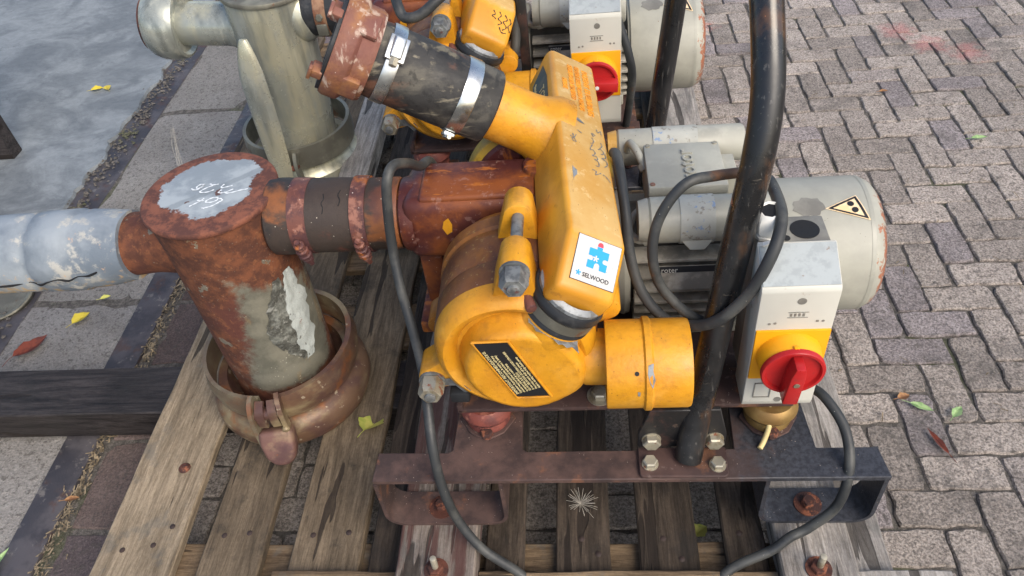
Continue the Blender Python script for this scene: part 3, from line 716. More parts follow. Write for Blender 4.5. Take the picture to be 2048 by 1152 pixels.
g = G(); g.prism([(-.011, .012), (-.007, .034), (.007, .034), (.011, .012), (.0115, -.046), (-.0115, -.046)], (0, 0, 0), (1, 0, 0), (0, 0, 1), .030, .0025, 2); g.bm.transform(M); part('switch_handle', g, red_plastic, sw)
g = G(); g.lathe((.298, .7358, .560), (0, -1, 0), [(0, .0045), (.0012, .0045), (.0016, 0)], 14); part('handle_screw', g, zinc_bolt, sw)
gd = V((-.10, -.12, 1)); g = G(); g.lathe((.266, .895, .722), gd, [(0, .024), (.008, .024), (.009, .0215), (.014, .0215), (.015, .0245), (.036, .0245), (.047, .019), (.049, .016), (.046, .0125)], 8); gl = part('cable_gland', g, white_plastic, sw)
g = G(); g.lathe(V((.266, .895, .722)) + gd.normalized() * .0455, gd, [(0, .0135), (.001, .0135), (.001, 0)], 16); part('gland_hole_disc', g, void_dark, gl)  # dark disc paints the shade inside the gland's open end
g = G(); g.strip([(.245, .863, .727), (.250, .856, .733), (.262, .858, .735)], (0, 1, .3), .006, .004); part('hinge_clip', g, white_plastic, sw)

# motor, axis along X
MY, MZ = 1.09, .52
g = G(); g.lathe((.05, MY, MZ), (1, 0, 0), [(0, .07), (0, .112), (.012, .116), (.022, .112), (.024, .075), (.262, .075), (.262, .113), (.274, .117), (.284, .113)], 56)
g.box((.08, MY - .10, .40), (.30, MY + .10, .43), .004); g.box((.09, MY - .06, .42), (.29, MY + .06, .45), .004)
motor = part('motor', g, motor_grey, P1); shared.append(motor)
g = G(); g.cyl((.073, MY, MZ), (.313, MY, MZ), .0925, seg=56); part('stator_shell', g, worn('stator_fin_shade', S(92, 89, 82), [(S(70, 68, 63), 14, .5, .14)], rough=.8), motor)  # dark colour paints in the shade between the cooling fins
for k in range(26):
    a = math.radians(-98 + k * 360 / 26)
    if math.sin(a) > .62 or math.cos(a) < -.30: continue
    R = Matrix.Translation((0, MY, MZ)) @ Matrix.Rotation(a, 4, 'X')
    g = G(); g.box((.078, .090, -.0028), (.309, .116, .0028), .0008, 1, R); part('cooling_fin', g, motor_fin, motor)
for k in range(7):
    z = .428 + k * .027; yf = MY - math.sqrt(max(.135 ** 2 - (z - MZ) ** 2, .0)) * .93
    g = G(); g.box((.078, yf, z - .0035), (.309, MY - .07, z + .0035), .0012, 1); part('cooling_fin', g, motor_fin, motor)
g = G(); g.lathe((.318, MY, MZ), (1, 0, 0), [(0, .112), (0, .1205), (.002, .1215), (.150, .1205), (.160, .1185), (.172, .112), (.180, .102), (.182, .09), (.182, 0)], 72)
def make_cowl_mat():
    t = NT('grey_cowl_with_rusty_rim'); x, y, z = t.xyz(); n = t.noise(9, 7, .6); nf = t.noise(45, 7, .7)
    c = t.mix(t.step(n, .2, .8), S(150, 149, 138), S(170, 168, 155)); c = t.mix(t.step(t.noise(7, 6, .65), .6, .72, 0, .35), c, S(150, 148, 138))
    f = t.step(t.math('ADD', x, t.math('MULTIPLY', t.math('SUBTRACT', nf, .5), .06)), .538, .544)
    f = t.math('MAXIMUM', f, t.step(t.noise(17, 4, .6), .84, .86)); c = t.mix(f, c, t.mix(t.step(nf, .4, .6), S(104, 58, 44), S(150, 96, 70)))
    c = t.mix(t.step(t.voro(70), .03, .07, .7, 0), c, S(100, 90, 78)); t.bump(t.noise(160, 5, .7), .08, .001)
    return t.out(c, .45, 0, .4)
cowl = part('fan_cowl', g, make_cowl_mat(), motor)
g = G(); g.lathe((.318, MY, MZ), (1, 0, 0), [(.1505, .1209), (.1575, .1203)], 72, caps=False); part('cowl_seam', g, motor_grey, cowl)
# warning sticker on the cowl (wrapped on the curve)
def on_cowl(x, s, off=.0008):
    a = s / .1215; r = .1214 + off
    return V((x, MY - r * math.sin(a), MZ + r * math.cos(a)))
def cowl_tri(tri, off):
    g = G(); (ax, ay), (bx, by), (cx_, cy_) = tri; n = 8; vs = []; idx = {}; fs = []
    for i in range(n + 1):
        for j in range(n + 1 - i):
            u, w = i / n, j / n; idx[i, j] = len(vs)
            vs.append(on_cowl(ax + (bx - ax) * u + (cx_ - ax) * w, ay + (by - ay) * u + (cy_ - ay) * w, off))
    for i in range(n):
        for j in range(n - i):
            fs.append((idx[i, j], idx[i + 1, j], idx[i, j + 1]))
            if i + j < n - 1: fs.append((idx[i + 1, j], idx[i + 1, j + 1], idx[i, j + 1]))
    return g.raw(vs, fs)
TA, TB, TC = (.398, .0415), (.452, .016), (.468, .066)
def shrink(t, k):
    mx = sum(p[0] for p in t) / 3; my = sum(p[1] for p in t) / 3
    return [(mx + (p[0] - mx) * k, my + (p[1] - my) * k) for p in t]
st = part('warning_sticker', cowl_tri((TA, TB, TC), .0006), sticker_peach, motor, recalc=True)
t1 = shrink((TA, TB, TC), .90); t2 = shrink((TA, TB, TC), .70); g = G(); vs = []; fs = []
for k in range(3):
    for i in range(10):
        u = i / 10; a = [t1[k][q] + (t1[(k + 1) % 3][q] - t1[k][q]) * u for q in (0, 1)]; b = [t2[k][q] + (t2[(k + 1) % 3][q] - t2[k][q]) * u for q in (0, 1)]
        vs += [on_cowl(*a, .0012), on_cowl(*b, .0012)]
n = len(vs) // 2
g.raw(vs, [(2 * i, 2 * i + 1, (2 * i + 3) % (2 * n), (2 * i + 2) % (2 * n)) for i in range(n)]); part('black_border', g, black_ink, st)
for (x, s_) in ((.440, .034), (.4455, .046)):
    g = G(); c = on_cowl(x, s_, .0012); q = [c]
    for k in range(16): q.append(on_cowl(x + .0055 * math.cos(k * PI / 8), s_ + .0052 * math.sin(k * PI / 8), .0012))
    g.raw(q, [(0, 1 + k, 1 + (k + 1) % 16) for k in range(16)]); part('eye_mark', g, black_ink, st)
# patch of bare primer on the cowl
g = G(); q = [on_cowl(.372, .034, .0005)]
for k in range(20):
    rr = 1 + .12 * math.sin(k * 2.3); q.append(on_cowl(.372 + .026 * rr * math.cos(k * PI / 10), .036 + .019 * rr * math.sin(k * PI / 10), .0005))
g.raw(q, [(0, 1 + k, 1 + (k + 1) % 20) for k in range(20)]); part('bare_patch', g, box_base, motor)
# terminal box
g = G(); g.prism([(.105, 1.056), (.232, 1.056), (.236, 1.062), (.236, 1.10), (.262, 1.10), (.262, 1.172), (.228, 1.172), (.222, 1.180), (.105, 1.180)], (0, 0, .612), (1, 0, 0), (0, 1, 0), .058, .002, 1)
tb = part('terminal_box', g, motor_grey, motor)
g = G(); g.box((.1045, 1.0535, .6705), (.236, 1.1815, .692), .004); part('lid', g, motor_grey, tb)
g = G(); g.text('rotor', .040, (.186, 1.068, .6922), (0, 1, 0), (-1, 0, 0), .0018); part('raised_lettering', g, motor_grey, tb)
for x, y in ((.112, 1.062), (.228, 1.174), (.112, 1.174)):
    g = G(); g.lathe((x, y, .692), (0, 0, 1), [(0, .0045), (.0018, .0042), (.0022, 0)], 12); part('screw', g, zinc_bolt, tb)
# capacitors
strap_m = worn('paint_spotted_strap', S(178, 178, 168), [(S(112, 140, 176), 60, .68, .04, .8), (S(120, 112, 100), 70, .66, .05, .7)], rough=.5)
for y, z, r, x0, x1, sx in ((1.008, .660, .0385, .100, .305, (.150, .205)), (1.228, .655, .0335, .060, .290, (.125, .205))):
    g = G(); g.lathe((x0, y, z), (1, 0, 0), [(0, 0), (0, r - .004), (.004, r), (x1 - x0 - .006, r), (x1 - x0 - .001, r - .003), (x1 - x0, r - .006), (x1 - x0, 0)], 40)
    cp = part('capacitor', g, motor_grey, motor)
    g = G(); g.lathe((sx[0], y, z), (1, 0, 0), [(0, r), (0, r + .0016), (sx[1] - sx[0], r + .0016), (sx[1] - sx[0], r)], 40, caps=False); part('strap', g, strap_m, cp)
    g = G(); g.prism([(sx[0] + .002, 0), (sx[1] - .002, 0), (sx[1] - .016, -.016), (sx[0] + .016, -.016)], (0, y - r * .86, z - r * .45), (1, 0, 0), (0, .5, .86), .005, .001, 1)
    part('strap_lug', g, motor_grey, cp)
    g = G(); g.lathe(((sx[0] + sx[1]) / 2, y - r * .86 - .004, z - r * .45 - .006), (0, -.86, .5), [(0, .006), (.003, .0055), (.004, 0)], 14); part('screw', g, zinc_bolt, cp)
    g = G(); g.cyl((x0 - .016, y, z), (x0, y, z), r * .86, r * .98, 24); part('end_cap', g, yellow_dusty if y > 1.1 else motor_grey, cp)
for pts in ([(.108, 1.065, .645), (.088, 1.050, .645), (.074, 1.03, .64), (.072, 1.01, .632), (.085, .995, .63), (.10, .99, .635)], [(.078, 1.20, .668), (.082, 1.19, .690), (.092, 1.165, .69), (.105, 1.145, .67)]):
    g = G(); g.tube(pts, .007, 14, 6); g.lathe(pts[-1], V(pts[-1]) - V(pts[-2]), [(-.006, .011), (.006, .011)], 8); part('conduit_bend', g, motor_grey, motor)
# rating plate lying on the fins
a = math.radians(200); c = V((0, MY + .1275 * math.cos(a), MZ + .1275 * -math.sin(a)))
un = V((0, math.cos(a), -math.sin(a))); vv = V((1, 0, 0)).cross(un) * -1
g = G(); g.prism([(.118, -.022), (.225, -.022), (.225, .022), (.118, .022)], (0, c.y, c.z), (1, 0, 0), vv, .0012); rp = part('rating_plate', g, motor_fin, motor)
g = G(); g.prism([(.118, .010), (.225, .010), (.225, .021), (.118, .021)], V((0, c.y, c.z)) + un * .0014, (1, 0, 0), vv, .0005); part('black_strip', g, black_ink, rp)
g = G(); g.text('roter', .013, V((.122, c.y, c.z)) + un * .0022 + vv * .0105, (1, 0, 0), vv, .0003); part('lettering', g, box_grey, rp)

# pump casing, axis along Y
def lay(r, y): return (y, r)
g = G(); g.lathe((CX, 0, CZ), (0, 1, 0), [(0.8365, 0.0868), (0.8365, 0.1302), (0.8400, 0.1315), (0.8840, 0.1318), (0.8855, 0.1309), (0.8870, 0.1318), (0.9460, 0.1319), (0.9490, 0.1298), (0.9620, 0.1293), (0.9650, 0.1345), (0.9900, 0.1345), (0.9930, 0.1267), (1.0200, 0.1172), (1.0200, 0.0000)], 72)
drum = part('pump_casing', g, drum_rust, P1); shared.append(drum)
g = G(); g.lathe((CX, 0, CZ), (0, 1, 0), [(0.8360, 0.1042), (0.8360, 0.1302), (0.8320, 0.1302), (0.8200, 0.1291), (0.8080, 0.1250), (0.7990, 0.1189), (0.7955, 0.1124), (0.7980, 0.1050), (0.8070, 0.0972), (0.8150, 0.0920), (0.8160, 0.0000)], 72)
lid = part('pump_cover', g, yellow, P1); shared.append(lid)
# raised boss running into the outlet
def hull2(c1, r1, c2, r2, n=22):
    dx, dy = c2[0] - c1[0], c2[1] - c1[1]; D = math.hypot(dx, dy); th = math.atan2(dy, dx); al = math.acos((r1 - r2) / D); P = []
    for k in range(n + 1): a = th + al + (2 * PI - 2 * al) * k / n; P.append((c1[0] + r1 * math.cos(a), c1[1] + r1 * math.sin(a)))
    for k in range(9): a = th - al + 2 * al * k / 8; P.append((c2[0] + r2 * math.cos(a), c2[1] + r2 * math.sin(a)))
    return P
def loft(polys, cap=True):
    g = G(); n = len(polys[0]); vs = [p for q in polys for p in q]; fs = []
    for k in range(len(polys) - 1):
        for i in range(n): fs.append((k * n + i, k * n + (i + 1) % n, (k + 1) * n + (i + 1) % n, (k + 1) * n + i))
    if cap: fs.append(tuple(range((len(polys) - 1) * n, len(polys) * n)))
    return g.raw(vs, fs)
lay_ = []
for y, dr in ((.820, .014), (.810, .0095), (.799, .0045), (.790, .0015), (.783, -.0005), (.778, -.005), (.7755, -.011), (.7755, -.013)):
    lay_.append([V((x, y, z)) for x, z in hull2((-.107, .553), .092 + dr, (-.070, .543), .062 + dr)])
boss = part('cover_boss', loft(lay_), yellow, lid, sharp=60)
# outlet pipe and wide ring
g = G(); g.lathe((-.055, .824, .535), (1, 0, 0), [(0, .015), (.025, .036), (.045, .0450), (.06, .0455), (.135, .0455)], 40); shared.append(part('outlet_pipe', g, yellow, P1))
g = G(); g.lathe((.0, .808, .535), (1, 0, 0), [(.062, .040), (.062, .062), (.024, .0655), (.0215, .067), (.022, .0695), (.025, .0705), (.078, .0705), (.081, .0745), (.090, .0745), (.093, .0705), (.147, .0705), (.151, .069), (.151, .0655), (.10, .063), (.10, .03)], 64)
ring = part('outlet_ring', g, yellow_dusty if 0 else yellow, P1); shared.append(ring)
g = G(); a = math.radians(118); d_ = V((0, -math.sin(a) * 1, -math.cos(a)))
dd = V((0, -.80, .60)); g.lathe(V((.067, .808, .535)) + dd * .0704, dd, [(0, .0035), (.0005, .0035), (.0005, 0)], 14); part('drain_hole', g, void_dark, ring)
def on_ring(x, t, r): return V((x, .808 - r * math.cos(t), .535 + r * math.sin(t)))
for q, r in (([(.084, .82), (.092, .86), (.091, .70), (.094, .52), (.090, .33), (.086, .45), (.083, .64)], .0752), ([(.068, .22), (.072, .2), (.0715, .08), (.068, .1)], .0711)):
    g = G(); g.raw([on_ring(x, t, r) for x, t in q], [tuple(range(len(q)))]); part('paint_chip', g, chip_grey, ring)
# tie bolts and lugs round the casing
for k, (ang, rad) in enumerate(((85, .172), (205, .158), (14, .150))):
    a = math.radians(ang); x = CX + rad * math.cos(a); z = CZ + rad * math.sin(a); o = V((x, 0, z)); ic = V((CX - x, 0, CZ - z)).normalized()
    def lugshape(y0, y1, w, mat, host):
        g = G(); tan = V((-ic.z, 0, ic.x)); P = []
        for j in range(9):
            b = PI * j / 8; P.append((w * math.cos(b), w * math.sin(b)))
        P += [(-w * 1.5, -.062), (w * 1.5, -.062)]
        g.prism(P, V((x, y0, z)), tan, -ic, (y1 - y0) if tan.cross(-ic).y > 0 else -(y1 - y0), .003, 2)
        return part('lug', g, mat, host)
    if k == 2:
        lugshape(.862, .935, .0235, yellow, drum); continue
    lugshape(.812, .868, .0235, yellow, lid); lugshape(.935, .985, .0235, yellow if k == 0 else drum_rust, drum)
    g = G(); g.cyl((x, .772, z), (x, .975, z), .0095, seg=18, bev=.0015); g.lathe((x, .812, z), (0, -1, 0), [(0, .0225), (.004, .0225), (.005, .020)], 24); bt = part('tie_bolt', g, dark_nut, P1); shared.append(bt)
    g = G(); g.lathe((x, .806, z), (0, -1, 0), [(0, .0215), (.022, .0215), (.029, .017), (.029, .0)], 6); part('nut', g, dark_nut if k == 0 else zinc_bolt, bt)
# bare metal on the broken lower lug
g = G(); g.raw([V((-.258, .8105, .500)), V((-.245, .8105, .487)), V((-.226, .8095, .488)), V((-.212, .8055, .474)), V((-.198, .7945, .492)), V((-.205, .7945, .503)), V((-.226, .8085, .508)), V((-.242, .8105, .505))], [tuple(range(8))]); part('bare_metal', g, chip_grey, lid)
g = G(); g.box((-.238, .80, .452), (-.205, .84, .476), .004, 2, None); part('wing_knob', g, rubber_clean, P1)
# instruction plate on the boss
LA, LB, LC, LD = (-.175, .629), (-.123, .630), (-.069, .502), (-.121, .501)
yq = .7745
g = G(); g.prism([LA, LD, LC, LB], (0, yq, 0), (1, 0, 0), (0, 0, 1), -.0008 if 0 else .0012, .0); lp = part('instruction_plate', g, black_ink, lid)
g = G()
rim = [LA, LB, LC, LD]; mx = sum(p[0] for p in rim) / 4; mz = sum(p[1] for p in rim) / 4
g.tube([(mx + (p[0] - mx) * 1.06, .7745, mz + (p[1] - mz) * 1.05) for p in rim + rim[:2]], .0022, 8, smooth=False); part('raised_rim', g, yellow, lp)
ul = (V((LA[0], 0, LA[1])) - V((LD[0], 0, LD[1]))).normalized(); vl = V((0, -1, 0)).cross(ul) * -1
vl = V((ul.z, 0, -ul.x)); vl = -vl if vl.x > 0 else vl            # tops of the letters point down-left
lines = ['IMPORTANT RECOMMENDATIONS', 'Operators & personnel pump & engine of Pump', 'should read and follow oil instructions & Safety', 'to ensure full fluid & to reach Pump', 'SELWOOD SUCTION', '& use SELWOOD SUCTION HOSE STRAINER', 'the pump needs daily oil & grease', 'before starting engine fully check pump']
org = V((LD[0], yq - .0016, LD[1]))
for i, s_ in enumerate(lines):
    sz = .0078 if i == 0 else .0058
    o = org + ul * .006 - vl * (.0075 + i * .0054)
    g = G(); g.text(s_, sz * (.92 if i == 0 else .88), o, ul, vl, .0002, bold=.0001); part('print', g, gold_print, lp)

# discharge chamber: long box rolled about its length
L = V((-.062, .998, 0)); Wv = V((.848, .053, -.528)); N = V((.527, .033, .849)); A = V((-.022, .863, .776))
fa = math.radians(33); F = -L * math.cos(fa) - N * math.sin(fa); FN = (-L * -math.sin(fa) * -1 + N * math.cos(fa))
FN = Wv.cross(F).normalized(); FN = FN if FN.z > 0 else -FN
cw = .098
prof = [(-.0755, -.050), (-.068, -.092), (-.02, -.100), (.535, -.095), (.548, -.02), (.535, 0), (0, 0)]     # (l, n)
g = G(); g.prism(prof, A - Wv * .003, L, N, -cw if L.cross(N).dot(Wv) < 0 else cw, .0105, 3)
cham = part('discharge_chamber', g, make_chamber_mat(), P1, sharp=50); shared.append(cham)
def CH(l, w, n=0.0): return A + L * l + Wv * w + N * n
# branch pipe up to the left
pc = CH(.322, 0, -.052)
g = G(); g.lathe(pc + Wv * .03, -Wv, [(0, .066), (.02, .066), (.034, .062), (.05, .055), (.07, .0525), (.16, .0525)], 48)
br_pipe = part('branch_pipe', g, yellow, P1)
g = G(); g.lathe(pc, -Wv, [(.105, .045), (.105, .0610), (.108, .0635), (.150, .0638), (.20, .0645), (.27, .0640), (.305, .0635), (.325, .0625), (.325, .05)], 56)
sl = part('rubber_sleeve', g, rubber, P1)
for t0, w in ((.145, .026), (.280, .022)):
    g = G(); r = .0656; g.lathe(pc, -Wv, [(t0, r - .001), (t0, r), (t0 + .002, r + .0006), (t0 + w - .002, r + .0006), (t0 + w, r), (t0 + w, r - .001)], 56, caps=False); b_ = part('hose_clip', g, stainless, sl)
    upn = (V((0, -.50, .75)) if t0 > .2 else V((0, -.55, -.85))); upn = (upn - Wv * upn.dot(Wv)).normalized(); tn = Wv.cross(upn)
    c = pc - Wv * (t0 + w / 2) + upn * (r + .006)
    M = Matrix((Wv.to_4d(), tn.to_4d(), upn.to_4d(), V((0, 0, 0, 1)))).transposed(); M.col[3] = c.to_4d(); M[3] = (0, 0, 0, 1)
    k = 1.0 if t0 > .2 else .62
    g = G(); g.box((-.016 * k, -.021 * k, -.006), (.016 * k, .021 * k, .002), .002, 2, M); g.box((-.010 * k, -.019 * k, 0), (.010 * k, .019 * k, .009 * k), .004 * k, 3, M); part('screw_housing', g, stainless, b_)
    sgn = 1 if tn.y < 0 else -1
    g = G(); g.hexa(M @ V((0, sgn * .019 * k, .003)), M.to_3x3() @ V((0, sgn, 0)), .0075 * k, .012 * k); part('screw_head', g, zinc_bolt, b_)
# tank coupling on the end of the sleeve
g = G(); g.lathe(pc, -Wv, [(.318, .045), (.318, .073), (.326, .077), (.346, .077), (.350, .083), (.354, .086), (.376, .086), (.382, .083), (.382, .068), (.368, .06), (.368, .045)], 56)
cpl = part('end_coupling', g, coupling_rust, P1)
g = G(); g.lathe(pc, -Wv, [(.3825, .080), (.388, .080), (.388, .05), (.3825, .05)], 48); part('gasket', g, rubber_clean, cpl)
e1 = V((0, 1, 0)); e1 = (e1 - Wv * e1.dot(Wv)).normalized(); e2 = Wv.cross(e1)
for ang in (15, 118, 195, 285):
    a = math.radians(ang); rd = e1 * math.cos(a) + e2 * math.sin(a); tg = e2 * math.cos(a) - e1 * math.sin(a)
    c = pc - Wv * .342 + rd * .079
    M = Matrix((Wv.to_4d(), tg.to_4d(), rd.to_4d(), V((0, 0, 0, 1)))).transposed(); M[3] = (0, 0, 0, 1); M.col[3] = c.to_4d()
    g = G(); g.box((-.013, -.02, -.006), (.016, .02, .006), .003, 2, M); part('coupling_lug', g, coupling_rust, cpl)
    c2 = pc - Wv * .390 + rd * .075
    M.col[3] = c2.to_4d()
    g = G(); g.box((-.012, -.008, -.012), (.006, .008, .008), .003, 2, M); g.box((-.016, -.013, .000), (-.010, .013, .010), .002, 2, M); part('claw', g, coupling_rust, cpl)
# sticker on the sloping front facet
def FC(w, f, off=.0008): return A + Wv * w + F * f + FN * off
g = G(); g.raw([FC(.0140, .004), FC(.0865, .004), FC(.0865, .0735), FC(.0140, .0735)], [(0, 1, 2, 3)]); stk = part('sticker', g, black_ink, P1)
g = G(); g.raw([FC(.0148, .0048, .0012), FC(.0857, .0048, .0012), FC(.0857, .0727, .0012), FC(.0148, .0727, .0012)], [(0, 1, 2, 3)]); part('sticker_face', g, sticker_white, stk)
def arc(c, r, a0, a1, n=8): return [(c[0] + r * math.cos(math.radians(a0 + (a1 - a0) * k / n)), c[1] + r * math.sin(math.radians(a0 + (a1 - a0) * k / n))) for k in range(n + 1)]
# jigsaw piece: tab on top (red tip), bites at left, right and bottom
jig = [(-1, -1), (-.28, -1)] + [(-.28, -.75)] + arc((0, -.62), .27, 200, -20)[0:] + [(.28, -.75), (.28, -1), (1, -1), (1, -.22)] + arc((.72, 0), .24, 290, 70) [0:] + [(1, .22), (1, 1), (.27, 1), (.27, 1.3), (-.27, 1.3), (-.27, 1), (-1, 1), (-1, .22)] + arc((-.72, 0), .24, 110, -110) + [(-1, -.22)]
def JG(p, off): return FC(.0515 + p[0] * .0162 + 0, .0345 - p[1] * .0150, off)
g = G(); g.raw([JG(p, .0017) for p in jig], [tuple(range(len(jig)))]); part('puzzle_mark', g, sticker_blue, stk)
g = G(); q = [(-.27, 1.32), (.27, 1.32), (.27, 1.5)] + arc((0, 1.5), .27, 0, 180) ; g.raw([JG(p, .0017) for p in q], [tuple(range(len(q)))]); part('red_tip', g, sticker_red, stk)
def star(c, r, off):
    g = G()
    for k in range(5):
        a = math.radians(90 + 72 * k); d = (math.cos(a), math.sin(a)); n_ = (-d[1], d[0])
        q = [(c[0] + n_[0] * r * .2, c[1] + n_[1] * r * .2), (c[0] + d[0] * r + n_[0] * r * .26, c[1] + d[1] * r + n_[1] * r * .26), (c[0] + d[0] * r - n_[0] * r * .26, c[1] + d[1] * r - n_[1] * r * .26), (c[0] - n_[0] * r * .2, c[1] - n_[1] * r * .2)]
        g.raw([FC(.0515 + p[0], .0345 - p[1], off + k * .00003) for p in q], [(0, 1, 2, 3)])
    return g
part('white_star', star((-.004, .0005), .0048, .0022), sticker_white, stk); part('blue_star', star((-.0263, -.0270), .0042, .0017), sticker_blue, stk)
g = G(); g.text('SELWOOD', .0090, FC(.0318, .0652, .0016), Wv, -F, .0002, bold=.0001); part('lettering', g, black_ink, stk)
# marker writing, chips and raised lettering on the long face
HW = [[(0.2612, 0.0778), (0.2526, 0.08), (0.2368, 0.0711), (0.2417, 0.0756), (0.2334, 0.0812), (0.2256, 0.0751), (0.2301, 0.0822), (0.2192, 0.0835), (0.214, 0.075), (0.2097, 0.0837), (0.1982, 0.0836), (0.1907, 0.0775)], [(0.1671, 0.0722), (0.1633, 0.0781), (0.1526, 0.0843)], [(0.2665, 0.0611), (0.2584, 0.0642), (0.251, 0.0621), (0.2473, 0.0565)], [(0.2457, 0.0603), (0.2282, 0.0545), (0.2296, 0.0599), (0.2222, 0.0635), (0.2109, 0.0579), (0.2132, 0.0646), (0.2046, 0.0662), (0.2023, 0.0596), (0.1993, 0.0669), (0.186, 0.0667), (0.1858, 0.0603)], [(0.1698, 0.0523), (0.1688, 0.0597), (0.1582, 0.0573), (0.1686, 0.0686)], [(0.3002, 0.0741), (0.2908, 0.0758), (0.2993, 0.0821), (0.2889, 0.0823)], [(0.2814, 0.0618), (0.2716, 0.0656)], [(0.283, 0.0642), (0.2774, 0.0695)], [(0.273, 0.034), (0.2677, 0.0414)], [(0.2556, 0.0234), (0.2446, 0.025), (0.2559, 0.0299)], [(0.2455, 0.0174), (0.2437, 0.0237), (0.2346, 0.028), (0.2332, 0.0228), (0.2419, 0.0209)]]
g = G()
for s_ in HW: g.ribbon([CH(l, w) for l, w in s_], N, .0022)
part('marker_writing', g, ink, P1, label='grey handwritten serial number')
g = G(); CHP = [[(0.1448, 0.0140), (0.159, 0.0150), (0.1554, 0.0168), (0.1506, 0.0227), (0.1392, 0.0218), (0.1282, 0.0154), (0.1189, 0.0142)], [(0.323, 0.0162), (0.3195, 0.0247), (0.3132, 0.0402), (0.3016, 0.0513), (0.3014, 0.0419), (0.3078, 0.0264)]]
for q in CHP: g.raw([CH(l, w, .0006) for l, w in q], [tuple(range(len(q)))])
part('paint_chip', g, chip_grey, P1)
for i, (l, w, s_, sz) in enumerate(((.497, .0625, 'PATENT 13 PENDING', .0165), (.500, .0460, 'SIMPLE SELWOOD PUMPS', .0135), (.496, .0310, 'SELWOOD LIMITED', .0140), (.436, .0160, 'MADE', .0130))):
    g = G(); g.text(s_, sz, CH(l, w), -L, Wv, .0007, bold=.0005); part('raised_lettering', g, emboss, P1)
lq = [(.515, -.030), (.500, -.073), (.425, -.080), (.39, -.078), (.39, -.022), (.46, -.020)]
def LS(l, n, off=.0006): return A + L * l + N * n - Wv * (.003 + off)
g = G(); g.raw([LS(*p) for p in lq], [tuple(range(len(lq)))]); tl_ = part('side_label', g, teal, P1)
g = G(); g.text('TCS', .026, LS(.452, -.050, .001), -L, N, .0002, shear=.2); part('lettering', g, gold_print, tl_)
g = G(); g.text('Simple', .014, LS(.49, -.068, .001), -L, N, .0002); part('lettering', g, gold_print, tl_)

# bellows under the front of the chamber
bc = CH(-.030, .048, -.088)
g = G(); g.lathe(bc, -N, [(0, .05), (.002, .058), (.008, .0605), (.014, .0605), (.018, .058), (.019, .055), (.036, .055), (.040, .058), (.046, .058), (.048, .05)], 48); bel = part('bellows', g, rubber_clean, P1); shared.append(bel)
g = G(); g.lathe(bc, -N, [(.0195, .055), (.0195, .0585), (.0365, .0585), (.0365, .055)], 48, caps=False); part('clamp_band', g, galv_dull, bel)
q0 = V((-1, -.35, .25)); q0 = (q0 - N * q0.dot(N)).normalized()
g = G(); g.cyl(bc - N * .028 + q0 * .062 + N.cross(q0) * .02, bc - N * .028 + q0 * .062 - N.cross(q0) * .022, .0085, seg=12, bev=.001); part('clamp_screw', g, band_rust, bel)
g = G(); g.lathe(bc - N * .005, N, [(0, .054), (.010, .055), (.016, .047)], 32, caps=False); part('bare_flange', g, chip_grey, bel)
# neck from the casing up to the bellows
nk = bc - N * .048
P = [nk + N * .004, nk - N * .012, nk - N * .035 + V((0, .01, 0)), nk - N * .07 + V((0, .03, 0))]
g = G(); g.tube(P, lambda t: .056 + .016 * t * t, 36, 8); neck = part('outlet_neck', g, yellow, P1); shared.append(neck)
# torn paint edge
g = G(); q = [bc - N * .050 + (q0 * math.cos(a) + N.cross(q0) * math.sin(a)) * r for a, r in ((.3, .0570), (.42, .0635), (.55, .0600), (.7, .0655), (.78, .0615), (.9, .0585), (1.15, .0590), (1.3, .0660), (1.42, .0640), (1.5, .0690), (1.66, .0665), (1.75, .0790), (1.85, .0640), (1.95, .0570))]
g.raw([p for p in q], [tuple(range(len(q)))]); part('torn_paint', g, chip_grey, neck)

# suction body behind the casing
g = G(); g.box((-.318, 1.035, .565), (-.02, 1.16, .694), .022, 4); g.box((-.285, 1.045, .684), (-.085, 1.15, .699), .006, 3)
g.lathe((-.345, 1.095, .628), (1, 0, 0), [(0, .045), (0, .0575), (.02, .0575), (.022, .066), (.03, .068), (.045, .066)], 44)
suc = part('suction_body', g, maroon, P1); shared.append(suc)
g = G(); g.box((-.31, 1.06, .42), (-.265, 1.13, .58), .008, 2); g.box((-.32, 1.0, .41), (.0, 1.2, .44), .006, 2); part('support_leg', g, maroon, suc)
g = G(); g.lathe((CX + .035, 1.165, .61), (0, 1, 0), [(0, 0), (0, .118), (.006, .124)], 64); vch = part('valve_chamber', g, maroon, P1); shared.append(vch)
g = G(); g.lathe((CX + .035, 1.171, .61), (0, 1, 0), [(0, .120), (0, .136), (.004, .139), (.030, .139), (.034, .134), (.045, .134), (.05, .128), (.10, .12), (.12, .09)], 64); part('clamp_ring', g, olive, vch)
g = G(); g.cyl((-.075, 1.12, .66), (-.075, 1.12, .708), .036, .032, 28, .004); g.box((-.02, 1.04, .58), (.05, 1.16, .655), .012, 3); part('valve_housing', g, maroon, suc)
g = G(); q = [V((-.245, 1.0345, .655)), V((-.236, 1.0345, .662)), V((-.231, 1.0345, .648)), V((-.233, 1.0345, .632)), V((-.243, 1.0345, .625)), V((-.249, 1.0345, .64))]; g.raw(q, [tuple(range(6))]); part('paint_scuff', g, yellow, suc)

